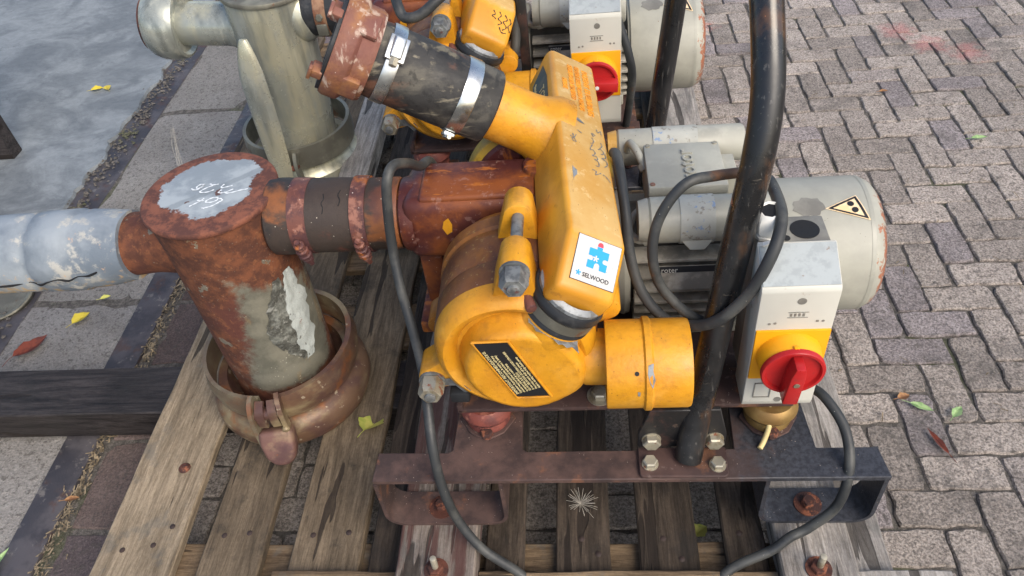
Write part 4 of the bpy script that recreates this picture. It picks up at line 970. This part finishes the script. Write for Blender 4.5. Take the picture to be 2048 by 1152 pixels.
# ------------------------------------------------------------------ front suction riser
RX, RY = -.670, 1.095
g = G(); g.lathe((RX, RY, 0), (0, 0, 1), [(.17, .10), (.17, .108), (.60, .1125), (.685, .1165), (.695, .118)], 72, caps=False)
riser_m = make_riser_mat(RX - PB.x, RY - PB.y)
riser = part('suction_riser', g, riser_m, P1)
g = G(); g.lathe((RX, RY, 0), (0, 0, 1), [(.685, .112), (.688, .1205), (.692, .1225), (.697, .1225), (.700, .1205), (.7008, .116), (.7008, 0)], 72); part('top_cap', g, make_cap_mat(RX - PB.x, RY - PB.y), riser)
CAPW = [[(-0.6843, 1.1137), (-0.6915, 1.1143), (-0.6963, 1.1081), (-0.6955, 1.1036), (-0.6895, 1.1042), (-0.685, 1.1115), (-0.6843, 1.1137), (-0.688, 1.1041), (-0.6957, 1.0982), (-0.7036, 1.101), (-0.7039, 1.1039)], [(-0.6742, 1.1146), (-0.6668, 1.1112), (-0.6575, 1.1127)], [(-0.6664, 1.1101), (-0.6777, 1.1022), (-0.6856, 1.0931), (-0.6832, 1.0901), (-0.6709, 1.0905), (-0.6606, 1.0966)], [(-0.6461, 1.1117), (-0.6493, 1.1044), (-0.6475, 1.101), (-0.638, 1.1035), (-0.6293, 1.1065)], [(-0.6457, 1.0954), (-0.6496, 1.0882), (-0.6446, 1.0857), (-0.6371, 1.0879)], [(-0.6246, 1.0959), (-0.6355, 1.0871), (-0.6332, 1.0842), (-0.6217, 1.0867), (-0.6096, 1.0915), (-0.5987, 1.0939), (-0.5985, 1.0956)], [(-0.6914, 1.0508), (-0.6841, 1.0571), (-0.6749, 1.0658), (-0.6712, 1.0728)], [(-0.6822, 1.0674), (-0.6735, 1.0657), (-0.669, 1.0664)], [(-0.6446, 1.0729), (-0.6554, 1.0727), (-0.6644, 1.065), (-0.6637, 1.0608), (-0.6539, 1.06), (-0.6449, 1.0656), (-0.6443, 1.0698), (-0.6376, 1.0682), (-0.6352, 1.0628), (-0.6404, 1.0601)], [(-0.6394, 1.059), (-0.648, 1.0503), (-0.6573, 1.0458), (-0.6662, 1.0444), (-0.6603, 1.043)]]
g = G()
for s_ in CAPW: g.ribbon([V((x, y, .7008)) for x, y in s_], (0, 0, 1), .0034)
part('painted_writing', g, white_paint, riser)
# branch to the left and the cracked hose on it
g = G(); g.tube([(RX + .02, RY, .605), (-.76, RY, .597), (-.82, RY, .590), (-.90, RY, .580)], lambda t: .078 - .018 * min(1, t * 1.5), 40, 8); part('branch_stub', g, riser_m, riser)
hose_mat = make_hose_mat()
prof_h = [(-.858, .0665), (-.868, .0675), (-.895, .0715), (-.93, .0745), (-.956, .0745), (-.960, .0785), (-1.00, .0795), (-1.035, .0785), (-1.038, .0735), (-1.052, .0735), (-1.055, .0765), (-1.10, .076), (-1.18, .0755), (-1.30, .075), (-1.45, .075)]
g = G(); vs = []; fs = []; sg = 44
for i, (x, r) in enumerate(prof_h):
    c = V((x, RY + .004 * math.sin(x * 9), .586 + (x + .858) * .055))
    for k in range(sg):
        a = 2 * PI * k / sg; rr = r + .003 * noise.noise(V((x * 14, math.cos(a) * 2, math.sin(a) * 2)))
        vs.append(c + V((0, math.cos(a) * rr, math.sin(a) * rr)))
for i in range(len(prof_h) - 1):
    for k in range(sg): fs.append((i * sg + k, i * sg + (k + 1) % sg, (i + 1) * sg + (k + 1) % sg, (i + 1) * sg + k))
fs.append(tuple(range(sg))); g.raw(vs, fs); hz = part('suction_hose', g, hose_mat, P1, sharp=60)
def on_hose(x, a, off=.001):
    r = .0735
    for (x0, r0), (x1, r1) in zip(prof_h, prof_h[1:]):
        if x1 <= x <= x0: r = r0 + (r1 - r0) * (x0 - x) / (x0 - x1)
    return V((x, RY + .004 * math.sin(x * 9) - math.cos(a) * (r + off), .586 + (x + .858) * .055 + math.sin(a) * (r + off)))
g = G(); P = [on_hose(x, a, .0012) for x, a in ((-.905, .02), (-.925, -.06), (-.945, -.05), (-.965, -.12), (-.985, -.06), (-1.01, -.13), (-1.03, -.22), (-1.05, -.16), (-1.09, -.22), (-1.14, -.25), (-1.2, -.22))]
g.tube(P, lambda t: .0016 + .0008 * math.sin(t * 25), 6, 3); part('crack', g, void_dark, hz)
# right hand spigot, rust stained sleeve and two clips
g = G(); g.lathe((RX, RY, .632), (1, -.0, -.01), [(.04, .052), (.095, .054), (.104, .0525), (.108, .060), (.125, .060), (.15, .058), (.2, .058)], 44, caps=False); part('side_spigot', g, riser_m, riser)
SO, SA = V((-.568, RY, .6355)), V((1, 0, -.022)).normalized()
g = G(); g.lathe(SO, SA, [(0, .05), (0, .066), (.004, .070), (.03, .0705), (.05, .0685), (.085, .068), (.135, .0675), (.17, .066), (.20, .065), (.236, .0655), (.240, .063), (.240, .05)], 52)
sl2 = part('rubber_sleeve', g, rubber_rust, P1)
for t0, w in ((.047, .031), (.158, .026)):
    r = .0705; g = G(); g.lathe(SO, SA, [(t0, r - .004), (t0, r), (t0 + w, r - .0015), (t0 + w, r - .005)], 52, caps=False)
    hc = part('hose_clip', g, band_rust, sl2)
    d0 = V((0, -.93, -.36)); c = SO + SA * (t0 + w / 2) + d0 * (r + .004)
    g = G(); tg = V((0, .36, -.93))
    for dz, rr, hh in ((-.028, .010, .014), (-.012, .012, .012), (.004, .0125, .012), (.018, .010, .012)):
        g.lathe(c + tg * dz, tg, [(0, rr * .8), (.002, rr), (hh - .002, rr), (hh, rr * .75)], 8)
    g.cyl(c - tg * .036, c + tg * .046, .0052, seg=8); part('clip_bolt', g, band_rust, hc)
g = G()
for q in ([(.112, 1.25), (.114, 1.1), (.110, .98), (.113, .85), (.111, .7)], [(.142, 1.35), (.139, 1.2), (.143, 1.05), (.140, .9)]):
    g.tube([SO + SA * t + V((0, -math.cos(a), math.sin(a))) * .0676 for t, a in q], .0010, 5, 3)
part('crack', g, void_dark, sl2)
# torn tape on the riser
def on_riser(x, z, off):
    lx = x - RX; r = .108 + (z - .17) * .0105 + off; lx = max(-r * .999, min(r * .999, lx))
    return V((x, RY - math.sqrt(max(r * r - lx * lx, 0)), z))
def on_riser_a(a, z, off): r = .108 + (z - .17) * .0105 + off; return V((RX + r * math.sin(a), RY - r * math.cos(a), z))
def patch(outline_l, outline_r, z0, z1, off, amp, seed, nu=10, nv=26):
    g = G(); vs = []; fs = []
    for j in range(nv + 1):
        z = z0 + (z1 - z0) * j / nv; t = j / nv; a0 = outline_l(t); a1 = outline_r(t)
        for i in range(nu + 1):
            u = i / nu; a = a0 + (a1 - a0) * u
            e = noise.noise(V((a * 9, z * 40, seed))) * amp + abs(noise.noise(V((a * 22, z * 80, seed + 4)))) * amp
            vs.append(on_riser_a(a, z, off + e))
    for j in range(nv):
        for i in range(nu): k = j * (nu + 1) + i; fs.append((k, k + 1, k + nu + 2, k + nu + 1))
    return g.raw(vs, fs)
jz = lambda t, s_, a=.06: a * noise.noise(V((t * 7, s_, 0))) + a * .5 * noise.noise(V((t * 23, s_, 3)))
part('torn_tape', patch(lambda t: .92 - .12 * math.sin(t * 3) + .18 * t + jz(t, 1, .10), lambda t: 1.10 + .30 * math.sin(t * 2.6) + jz(t, 2, .14), .315, .545, .002, .003, 1), tape_white, riser, recalc=False)
part('torn_foil', patch(lambda t: .86 - .40 * max(0, math.sin(t * 3.3)) + jz(t, 5, .08), lambda t: 1.0 + jz(t, 6, .05), .32, .54, .0012, .004, 9), tape_foil, riser, recalc=False)
# coupling at the foot of the riser
g = G(); g.lathe((RX, RY, 0), (0, 0, 1), [(.137, .10), (.137, .150), (.146, .166), (.166, .173), (.190, .171), (.206, .160), (.214, .152), (.222, .150), (.232, .150), (.236, .146), (.236, .128), (.205, .122), (.19, .105)], 80); cup = part('coupling_socket', g, ring_metal, P1)
def ringband(a0, a1, z0, z1, r, th, wave=0.0):
    g = G(); vs = []; fs = []; n = 40
    for i in range(n + 1):
        a = math.radians(a0 + (a1 - a0) * i / n); wv = wave * math.sin(i / n * PI)
        for rr, zz in ((r, z0 + wv), (r + th * .6, (z0 + z1) / 2 + wv), (r, z1 + wv), (r - th, z1 + wv), (r - th, z0 + wv)):
            vs.append(V((RX + rr * math.sin(a), RY - rr * math.cos(a), zz)))
    for i in range(n):
        for k in range(5): fs.append((i * 5 + k, i * 5 + (k + 1) % 5, (i + 1) * 5 + (k + 1) % 5, (i + 1) * 5 + k))
    fs.append((4, 3, 2, 1, 0)); fs.append(tuple(range(n * 5, n * 5 + 5)))
    return g.raw(vs, fs)
part('clamp_band', ringband(1, -172, .236, .300, .158, .008), band_olive, cup, sharp=50)
part('clamp_band', ringband(12, 187, .232, .298, .161, .011, .006), ring_metal, cup, sharp=50)
# over-centre lever hanging down the front of the coupling
lever_m = worn('tarnished_lever', S(112, 82, 74), [(S(150, 128, 100), (9, 9, 14), .58, .12, .7), (S(78, 54, 56), 14, .54, .12, .8), (S(150, 92, 56), 18, .68, .08, .7)], rough=.5, metal=.2, bump=(80, .3, .002))
def RP(a, r, z): a = math.radians(a + 19); return V((RX + r * math.sin(a), RY - r * math.cos(a), z))
for a in (-21, -3):
    td = (math.cos(math.radians(a + 19)), math.sin(math.radians(a + 19)), 0)
    g = G(); P = [RP(a, .160, .306), RP(a, .174, .300), RP(a, .184, .280), RP(a, .187, .250), RP(a, .189, .220), RP(a * .8 - 2.4, .198, .192), RP(a * .55 - 5, .210, .168)]
    g.strip(P, td, 0.009, .026, True); part('clasp_plate', g, ring_metal if a == -3 else band_olive, cup, sharp=60)
g = G(); g.cyl(RP(-21, .180, .276), RP(-3, .180, .276), .0125, seg=16, bev=.002); part('hinge_pin', g, ring_metal, cup)
g = G()
for a in (-16, -8): g.strip([RP(a, .166, .302), RP(a, .184, .290), RP(a, .190, .270), RP(a, .188, .248)], (math.cos(math.radians(a + 19)), math.sin(math.radians(a + 19)), 0), .017, .007, True)
part('hinge_link', g, ring_metal, cup)
ld = V((math.sin(math.radians(9)), -math.cos(math.radians(9)), 0)); lt = V((-ld.y, ld.x, 0)); lt = lt if lt.x > 0 else -lt
up = (V((0, 0, 1)) - ld * .55).normalized()
g = G(); g.prism([(-.036, .036), (-.038, .006), (-.030, -.026), (-.014, -.042), (.008, -.045), (.026, -.036), (.034, -.008), (.034, .036)], RP(-10, .186, .196), lt, up, .036, .012, 4); part('lever', g, lever_m, cup, sharp=70)
g = G(); g.lathe(RP(-3.2, .198, .246), RP(-2, 1, 0) - V((RX, RY, 0)), [(0, .008), (.005, .0075), (.008, .004), (.008, 0)], 14); part('rivet', g, ring_metal, cup)

# ------------------------------------------------------------------ rear pump set
D = V((-.195, .80, 0))
P2 = empty('pump_set', PB + D, 'rear pump with shiny galvanised riser and grey motor, cut off at the top', 'pump')
BASE[P2.name] = PB + D
for o in shared: clone(o, P2)
for o in P2.children_recursive:
    BASE[o.name] = PB + D
# the rear chamber carries a black scribble
g = G()
for q in ([(.030, .012), (.036, .020), (.030, .026), (.040, .030)], [(.044, .010), (.050, .018), (.045, .028), (.055, .034), (.048, .042)], [(.058, .012), (.066, .022), (.058, .030), (.068, .040), (.060, .050)], [(.070, .016), (.076, .026), (.071, .036), (.078, .048)], [(.052, .046), (.060, .056), (.070, .054)]):
    g.ribbon([FC(f + .012, w + .008, .0) + D for f, w in q], FN, .0026)
part('marker_writing', g, black_ink, P2)
sw2 = clone(sw, P2); sw2.location = (-.070, -.005, .045)
for ch in list(sw2.children):
    if ch.name.startswith(('switch_handle', 'handle_screw', 'cable_gland')):
        for q in list(ch.children): bpy.data.objects.remove(q)
        bpy.data.objects.remove(ch)
BASE[sw2.name] = PB + D
M = Matrix.Translation(V((.298, .766, .560))) @ Matrix.Rotation(math.radians(-86), 4, 'Y')
g = G(); g.prism([(-.011, .012), (-.007, .034), (.007, .034), (.011, .012), (.0115, -.046), (-.0115, -.046)], (0, 0, 0), (1, 0, 0), (0, 0, 1), .030, .0025, 2); g.bm.transform(M); bmesh.ops.translate(g.bm, verts=g.bm.verts, vec=D); part('switch_handle', g, red_plastic, sw2)
g = G(); g.lathe(V((.298, .7358, .560)) + D, (0, -1, 0), [(0, .0045), (.0012, .0045), (.0016, 0)], 14); part('handle_screw', g, white_plastic, sw2)
g = G(); g.tube([(.148, 1.53, .345), (.167, 1.536, .532), (.195, 1.547, .785), (.212, 1.56, .98), (.216, 1.60, 1.10)], .0222, 28, 8); part('lifting_post', g, black_tube, P2)
g = G(); g.box((-.142, 1.715, .35), (-.120, 1.737, .80), .002); part('upright', g, black_plate, P2)
# galvanised riser, leaning slightly
QX, QY = -.845, 1.97
LEAN = Matrix.Translation((QX, QY, .2)) @ Matrix.Rotation(math.radians(3.4), 4, 'Y') @ Matrix.Translation((-QX, -QY, -.2))
def lean(g): g.bm.transform(LEAN); return g
g = G(); g.lathe((QX, QY, 0), (0, 0, 1), [(.17, .095), (.17, .104), (.62, .108), (.70, .111)], 64, caps=False); gr = part('suction_riser', lean(g), galv, P2)
g = G(); g.lathe((QX, QY, 0), (0, 0, 1), [(.690, .108), (.694, .116), (.700, .118), (.706, .116), (.708, .112), (.708, 0)], 64); part('top_cap', lean(g), galv_dull, gr)
g = G(); g.lathe((QX, QY, .60), (-1, 0, .03), [(.06, .066), (.095, .066), (.105, .060), (.118, .0575), (.30, .0575)], 44, caps=False); part('branch_stub', lean(g), galv, gr)
g = G(); g.lathe((QX, QY, .60), (-1, 0, .03), [(.245, .058), (.247, .074), (.238, .082), (.240, .089), (.252, .094), (.275, .097), (.298, .095), (.318, .088), (.330, .078), (.330, .058)], 52); part('ball_coupling', lean(g), galv, gr)
g = G(); g.lathe((QX, QY, .60), (-1, 0, .03), [(.331, .077), (.338, .072), (.338, .05)], 44); part('seal_ring', lean(g), rust_bolt, gr)
g = G(); g.lathe((QX, QY, .635), (1, 0, -.03), [(.06, .074), (.10, .074), (.118, .066), (.125, .06), (.2, .06)], 44, caps=False); part('side_spigot', lean(g), galv, gr)
SO2, SA2 = V((-.715, QY, .635)), V((1, 0, -.02)).normalized()
g = G(); g.lathe(SO2, SA2, [(0, .05), (0, .066), (.003, .069), (.20, .069), (.203, .05)], 48); s3 = part('rubber_sleeve', g, rubber_clean, P2)
g = G(); g.lathe(SO2, SA2, [(.035, .069), (.035, .0715), (.066, .0715), (.066, .069)], 48, caps=False); h3 = part('hose_clip', g, worn('tan_clip', S(160, 124, 96), [(S(120, 80, 60), 20, .5, .1)], rough=.5, metal=.3), s3)
c = SO2 + SA2 * .05 + V((0, -.9, .1)) * .076
g = G(); g.hexa(c, (0, -1, .1), .010, .010); g.box(c + V((-.014, -.006, -.05)), c + V((.014, .006, -.018)), .003); part('clip_bolt', g, galv_dull, h3)
g = G(); g.lathe((QX, QY, 0), (0, 0, 1), [(.137, .10), (.137, .148), (.146, .162), (.170, .168), (.195, .164), (.208, .150), (.225, .146), (.225, .125), (.19, .11)], 72); cup2 = part('coupling_socket', g, galv, P2)
def ring2(z0, z1, r, th):
    g = G(); g.lathe((QX, QY, 0), (0, 0, 1), [(z0, r - th), (z0, r), ((z0 + z1) / 2, r + .003), (z1, r), (z1, r - th), (z0, r - th)], 72, caps=False); return g
part('clamp_band', ring2(.232, .302, .158, .010), galv_dull, cup2)
P = [V((-.848, 1.772, .235)), V((-.847, 1.775, .29)), V((-.846, 1.78, .389)), V((-.846, 1.785, .463)), V((-.846, 1.79, .537)), V((-.845, 1.80, .602)), V((-.844, 1.81, .640))]
g = G(); Q = spline(P, 6); vs = []; fs = []
for i, p in enumerate(Q):
    t = i / (len(Q) - 1); w = .026 + .009 * math.sin(t * PI) - .016 * max(0, t - .7) / .3; th = .010
    for a in range(12):
        b = 2 * PI * a / 12; vs.append(p + V((math.cos(b) * w, -abs(math.sin(b)) * th if math.sin(b) > 0 else math.sin(b) * -.002, 0)))
for i in range(len(Q) - 1):
    for k in range(12): fs.append((i * 12 + k, i * 12 + (k + 1) % 12, (i + 1) * 12 + (k + 1) % 12, (i + 1) * 12 + k))
fs.append(tuple(range(12))); fs.append(tuple(range((len(Q) - 1) * 12, len(Q) * 12))); g.raw(vs, fs); part('lever', g, galv, cup2, sharp=60)
for dx in (-.034, .030):
    g = G(); g.strip([V((-.836 + dx, 1.80, .30)), V((-.836 + dx, 1.785, .27)), V((-.83 + dx, 1.775, .22)), V((-.82 + dx * .6, 1.765, .165))], (1, 0, 0), .010, .022, True); part('clasp_plate', g, galv_dull, cup2)
g = G(); g.cyl((-.872, 1.782, .262), (-.80, 1.782, .262), .009, seg=16); part('hinge_pin', g, rust_bolt, cup2)
g = G(); g.strip([V((-.93, 1.79, .24)), V((-.935, 1.775, .262)), V((-.915, 1.765, .272)), V((-.885, 1.762, .25)), V((-.862, 1.765, .215))], (0, 1, .3), .022, .005, True); part('hook', g, galv_dull, cup2)

# ------------------------------------------------------------------ cables
def cable(pts, r, label, mat=cable_m):
    g = G(); g.tube(pts, r, 14, 10); return thing('power_cable', g, mat, label, 'cable', loc=pts[0])
hang = [(-.27, 1.20, .52), (-.272, 1.19, .62), (-.278, 1.165, .69), (-0.285, 1.11, 0.720), (-0.294, 1.07, 0.755), (-0.308, 1.03, 0.779), (-0.317, 1.004, 0.764), (-0.326, 0.995, 0.7), (-0.33, 0.985, 0.632), (-0.322, 0.95, 0.577), (-0.304, 0.9, 0.529), (-0.285, 0.84, 0.493), (-0.274, 0.78, 0.461), (-0.268, 0.735, 0.418), (-0.261, 0.708, 0.343), (-0.245, 0.692, 0.261), (-0.206, 0.668, 0.199), (-0.146, 0.645, 0.158), (-.08, .61, .125), (.05, .585, .12), (.17, .61, .125), (0.229, 0.648, 0.160), (0.298, 0.668, 0.190), (0.330, 0.682, 0.210), (0.362, 0.692, 0.226), (0.401, 0.704, 0.277), (0.414, 0.73, 0.342), (0.412, 0.78, 0.384), (0.387, 0.83, 0.407), (0.363, 0.86, 0.405), (.33, .875, .425)]
cable(hang, .0086, 'black power cable looping over the rusty inlet and hanging down across the steel frame')
c1 = [(0.05, 1.12, 0.72), (0.055, 1.08, 0.733), (0.063, 1.0, 0.691), (0.069, 0.94, 0.636), (0.09, 0.9, 0.589), (0.13, 0.86, 0.571), (0.181, 0.818, 0.612), (0.226, 0.815, 0.668), (0.254, 0.825, 0.736), (0.273, 0.868, 0.765), (0.278, 0.93, 0.763), (0.274, 0.99, 0.75), (.26, 1.03, .70)]
cable(c1, .0090, 'black cable sweeping under the motor and up past the switch box')
c2 = [(.272, 1.02, .70), (.268, .99, .745), (.256, .972, .775), (0.186, 0.93, 0.803), (0.142, 0.91, 0.806), (0.108, 0.895, 0.764), (0.096, 0.88, 0.709), (0.109, 0.87, 0.646), (0.148, 0.86, 0.596), (0.185, 0.862, 0.566), (.21, .89, .54)]
cable(c2, .0080, 'black cable forming a round loop in front of the motor capacitor')
cable([(0.02, 1.76, 0.74), (0.037, 1.72, 0.729), (0.075, 1.7, 0.707), (0.093, 1.68, 0.662), (0.110, 1.66, 0.61), (0.118, 1.66, 0.546), (0.106, 1.68, 0.411), (.10, 1.7, .36)], .0095, 'black cable running down beside the rear switch box')
cable([(-.14, 1.80, .80), (-0.143, 1.75, 0.753), (-0.148, 1.72, 0.659), (-0.156, 1.7, 0.607), (-0.184, 1.7, 0.543), (-.20, 1.72, .48)], .0115, 'thick black cable hanging beside the rear yellow chamber')
cable([(-.27, 1.66, .80), (-0.295, 1.62, 0.793), (-0.34, 1.6, 0.767), (-0.374, 1.6, 0.764), (-0.389, 1.62, 0.783), (-.40, 1.66, .80)], .0115, 'black cable looped over the rear pump at the top edge')
g = G(); g.tube([(.318, .852, .425), (.30, .83, .40), (.295, .80, .375), (.287, .785, .352), (.278, .772, .346)], .0045, 10, 6); thing('cream_wire', g, worn('cream_sheath', S(206, 186, 130), [], rough=.5, bump=None), 'short cream wire dangling under the switch box', 'wire', loc=(.278, .772, .346))

# ------------------------------------------------------------------ beams, plates and litter at the left
g = board((-2.6, 1.052, .022), (-.20, 1.192, .110), 'X', 120, .002); thing('black_beam', g, wood_black, 'black timber beam lying under the front pallet and sticking out at left', 'beam', loc=(-1.4, 1.12, .022))
g = board((-2.6, 1.80, .008), (-1.20, 1.88, .062), 'X', 121, .002); thing('black_beam', g, wood_black, 'second black beam behind the grey hose, only a sliver showing', 'beam', loc=(-1.9, 1.84, .008))
g = board((-2.75, 2.30, .007), (-2.085, 2.36, 1.0), 'X', 122, .002); thing('dark_panel', g, wood_black, 'dark brown panel standing on the concrete at the left edge', 'panel', loc=(-2.4, 2.33, .007))
g = G(); g.lathe((-1.735, 1.57, .004), (.1, -.2, 1), [(0, 0), (0, .088), (.004, .094), (.022, .100), (.026, .097), (.024, .088), (.012, .08), (.012, 0)], 48); lidr = thing('metal_lid', g, galv_dull, 'grey round metal lid on the ground under the hose', 'lid', loc=(-1.735, 1.57, .004))

# straw and dirt litter along the steel strip (uncountable)
rl = random.Random(11); g = G()
for k in range(1500):
    y = rl.uniform(.3, 3.2); x = -1.188 + rl.gauss(0, .011); a = rl.gauss(PI / 2, .9); ln = rl.uniform(.004, .022); w = rl.uniform(.0008, .0022)
    d = V((math.cos(a), math.sin(a), rl.gauss(0, .2))) * ln / 2; q = V((-math.sin(a), math.cos(a), 0)) * w; c = V((x, y, .002 + rl.random() * .006))
    g.raw([c - d - q, c + d - q, c + d + q, c - d + q], [(0, 1, 2, 3)])
thing('straw_litter', g, debris_m, 'dry straw litter in the groove beside the steel strip', 'litter', kind='stuff')
g = G()
for k in range(1300):
    y = rl.uniform(.3, 4.4); x = -1.70 + rl.gauss(0, .022); s_ = rl.uniform(.003, .012); c = V((x, y, .0 + rl.random() * .004))
    P = [c + V((math.cos(j * 1.257 + k) * s_ * rl.uniform(.5, 1), math.sin(j * 1.257 + k) * s_ * rl.uniform(.5, 1), 0)) for j in range(5)] + [c + V((0, 0, s_ * .6))]
    g.raw(P, [(j, (j + 1) % 5, 5) for j in range(5)])
thing('grit', g, sand, 'crumbled grit along the ragged concrete edge', 'grit', kind='stuff')
g = G()
for k in range(520):
    a = rl.random(); x = rl.uniform(-1.2, 2.3); y = rl.uniform(.5, 4.0); ln = rl.uniform(.004, .03); t = rl.uniform(0, PI); w = rl.uniform(.0006, .0014)
    d = V((math.cos(t), math.sin(t), .05)) * ln / 2; q = V((-math.sin(t), math.cos(t), 0)) * w; c = V((x, y, .005))
    g.raw([c - d - q, c + d - q, c + d + q, c - d + q], [(0, 1, 2, 3)])
thing('straw_litter', g, debris_m, 'scattered bits of straw and twigs over the paving', 'litter', kind='stuff')
g = G()
for k in range(900):
    a = rl.randrange(-6, 26); b = rl.randrange(4, 40)
    if noise.noise(V((a * .35, b * .35, 2))) < .12: continue
    x = X0 + a * BW + rl.gauss(0, .004); y = Y0 + b * BW + rl.gauss(0, .004)
    if rl.random() < .5: x += rl.uniform(0, BW)
    else: y += rl.uniform(0, BW)
    if x < .4: continue
    for j in range(3):
        c = V((x + rl.gauss(0, .004), y + rl.gauss(0, .004), -.008)); t = rl.uniform(0, PI * 2); q = V((math.cos(t), math.sin(t), 0)) * .002
        g.raw([c - q, c + q, c + V((rl.gauss(0, .003), rl.gauss(0, .003), rl.uniform(.006, .013)))], [(0, 1, 2)])
thing('moss', g, moss_m, 'tufts of moss growing in the paving joints', 'moss', kind='stuff')

def leaf(x, y, z, ln, w, rot, mat, label, curl=.2, tilt=0.0, shape=.8):
    g = G(); n = 9; vs = []; fs = []
    for i in range(n + 1):
        t = i / n; ww = w * math.sin(PI * t ** shape) * (1 + .12 * math.sin(i * 2.1)) + .0004
        zc = curl * ln * (t - .5) ** 2
        for k in (-1, -.5, 0, .5, 1): vs.append(V(((t - .5) * ln, k * ww / 2, zc + abs(k) * ww * .25 + .002)))
    for i in range(n):
        for k in range(4): a = i * 5 + k; fs.append((a, a + 1, a + 6, a + 5))
    g.raw(vs, fs); g.tube([V((-.5 * ln - .35 * ln, 0, .004)), V((-.5 * ln, 0, .002 + curl * ln * .25)), V((0, 0, .003)), V((.45 * ln, 0, .002 + curl * ln * .2))], .0007, 5, 3)
    g.bm.transform(Matrix.Translation((x, y, z)) @ Matrix.Rotation(rot, 4, 'Z') @ Matrix.Rotation(tilt, 4, 'Y'))
    return thing('leaf', g, mat, label, 'leaf', loc=(x, y, z))
leaf(-1.972, 2.775, .008, .05, .035, .3, leaf_y, 'yellow leaf lying on the smooth concrete slab'); leaf(-1.93, 2.78, .008, .045, .03, 2.2, leaf_y, 'smaller yellow leaf touching another on the concrete slab')
leaf(-1.437, 1.468, .004, .055, .04, .9, leaf_y, 'yellow leaf on the grimy slabs below the grey hose'); leaf(-1.40, 1.55, .004, .03, .018, .4, leaf_g, 'tiny pale green leaf on the grimy slabs below the hose')
leaf(-1.53, 1.36, .004, .10, .05, .9, leaf_r, 'curled red brown leaf on the slabs at far left', .5)
leaf(-.478, .985, ZD + .0, .075, .055, 1.3, leaf_g, 'yellow green leaf standing between the pallet boards', .3, .5)
leaf(-1.29, .735, .006, .075, .018, 1.25, leaf_gr, 'narrow green leaf on the ground at lower left'); leaf(-1.26, .62, .006, .06, .04, .2, leaf_b, 'pale dry leaf at the bottom left corner'); leaf(-1.19, .89, .006, .035, .014, .2, leaf_b, 'small brown leaf on the dark steel strip')
leaf(.205, .795, .02, .035, .03, .6, leaf_g, 'small yellow leaf below the pallet boards near the frame')
leaf(.73, 1.10, .006, .05, .018, -.5, leaf_gr, 'thin green leaf on the pavers right of the switch box'); leaf(.80, 1.085, .006, .04, .02, .8, leaf_gr, 'small green leaf further right on the pavers'); leaf(.735, 1.01, .006, .07, .014, 1.9, leaf_r, 'dark bark flake on the pavers right of the frame', .1)
leaf(.70, 1.13, .006, .03, .02, .3, leaf_b, 'tan leaf fragment on the pavers beside the thin green leaf'); leaf(1.22, 2.12, .006, .05, .02, .1, leaf_gr, 'pale green leaf on the distant pavers'); leaf(1.02, 2.42, .006, .03, .016, .1, leaf_b, 'tiny orange leaf on the distant pavers')

# seed fluff on a pallet board
g = G(); c = V((-.030, .785, ZD + .012)); rf = random.Random(5)
for k in range(46):
    a = rf.uniform(0, 2 * PI); e = rf.uniform(-.05, .9); ln = rf.uniform(.018, .038)
    d = V((math.cos(a) * math.cos(e), math.sin(a) * math.cos(e), math.sin(e))) * ln
    g.tube([c, c + d * .6 + V((0, 0, .002)), c + d], .00035, 4, 2)
thing('seed_head', g, fluff, 'white feathery seed head resting on a dark pallet board', 'seed head', loc=c)
g = G(); rc = random.Random(4)
for k in range(5):
    P = [V((-1.375, 2.20, .155)), V((-1.362, 2.155, .128)), V((-1.34, 2.10, .09)), V((-1.315, 2.045, .052)), V((-1.28, 2.0, .03)), V((-1.262, 1.98, .012))]
    g.tube([p + V((rc.gauss(0, .006), rc.gauss(0, .006), abs(rc.gauss(0, .005)))) for p in P], .0007, 4, 5)
for k in range(4):
    c = V((-1.365, 2.17, .14)); g.tube([c, c + V((rc.gauss(0, .012), rc.gauss(0, .012), rc.gauss(0, .01))), c + V((rc.gauss(0, .014), rc.gauss(0, .02), rc.gauss(0, .01)))], .0006, 4, 4)
thing('cobweb_strand', g, fluff, 'white cobweb strand above the slabs behind the rusty riser', 'cobweb', loc=(-1.28, 1.95, .01))
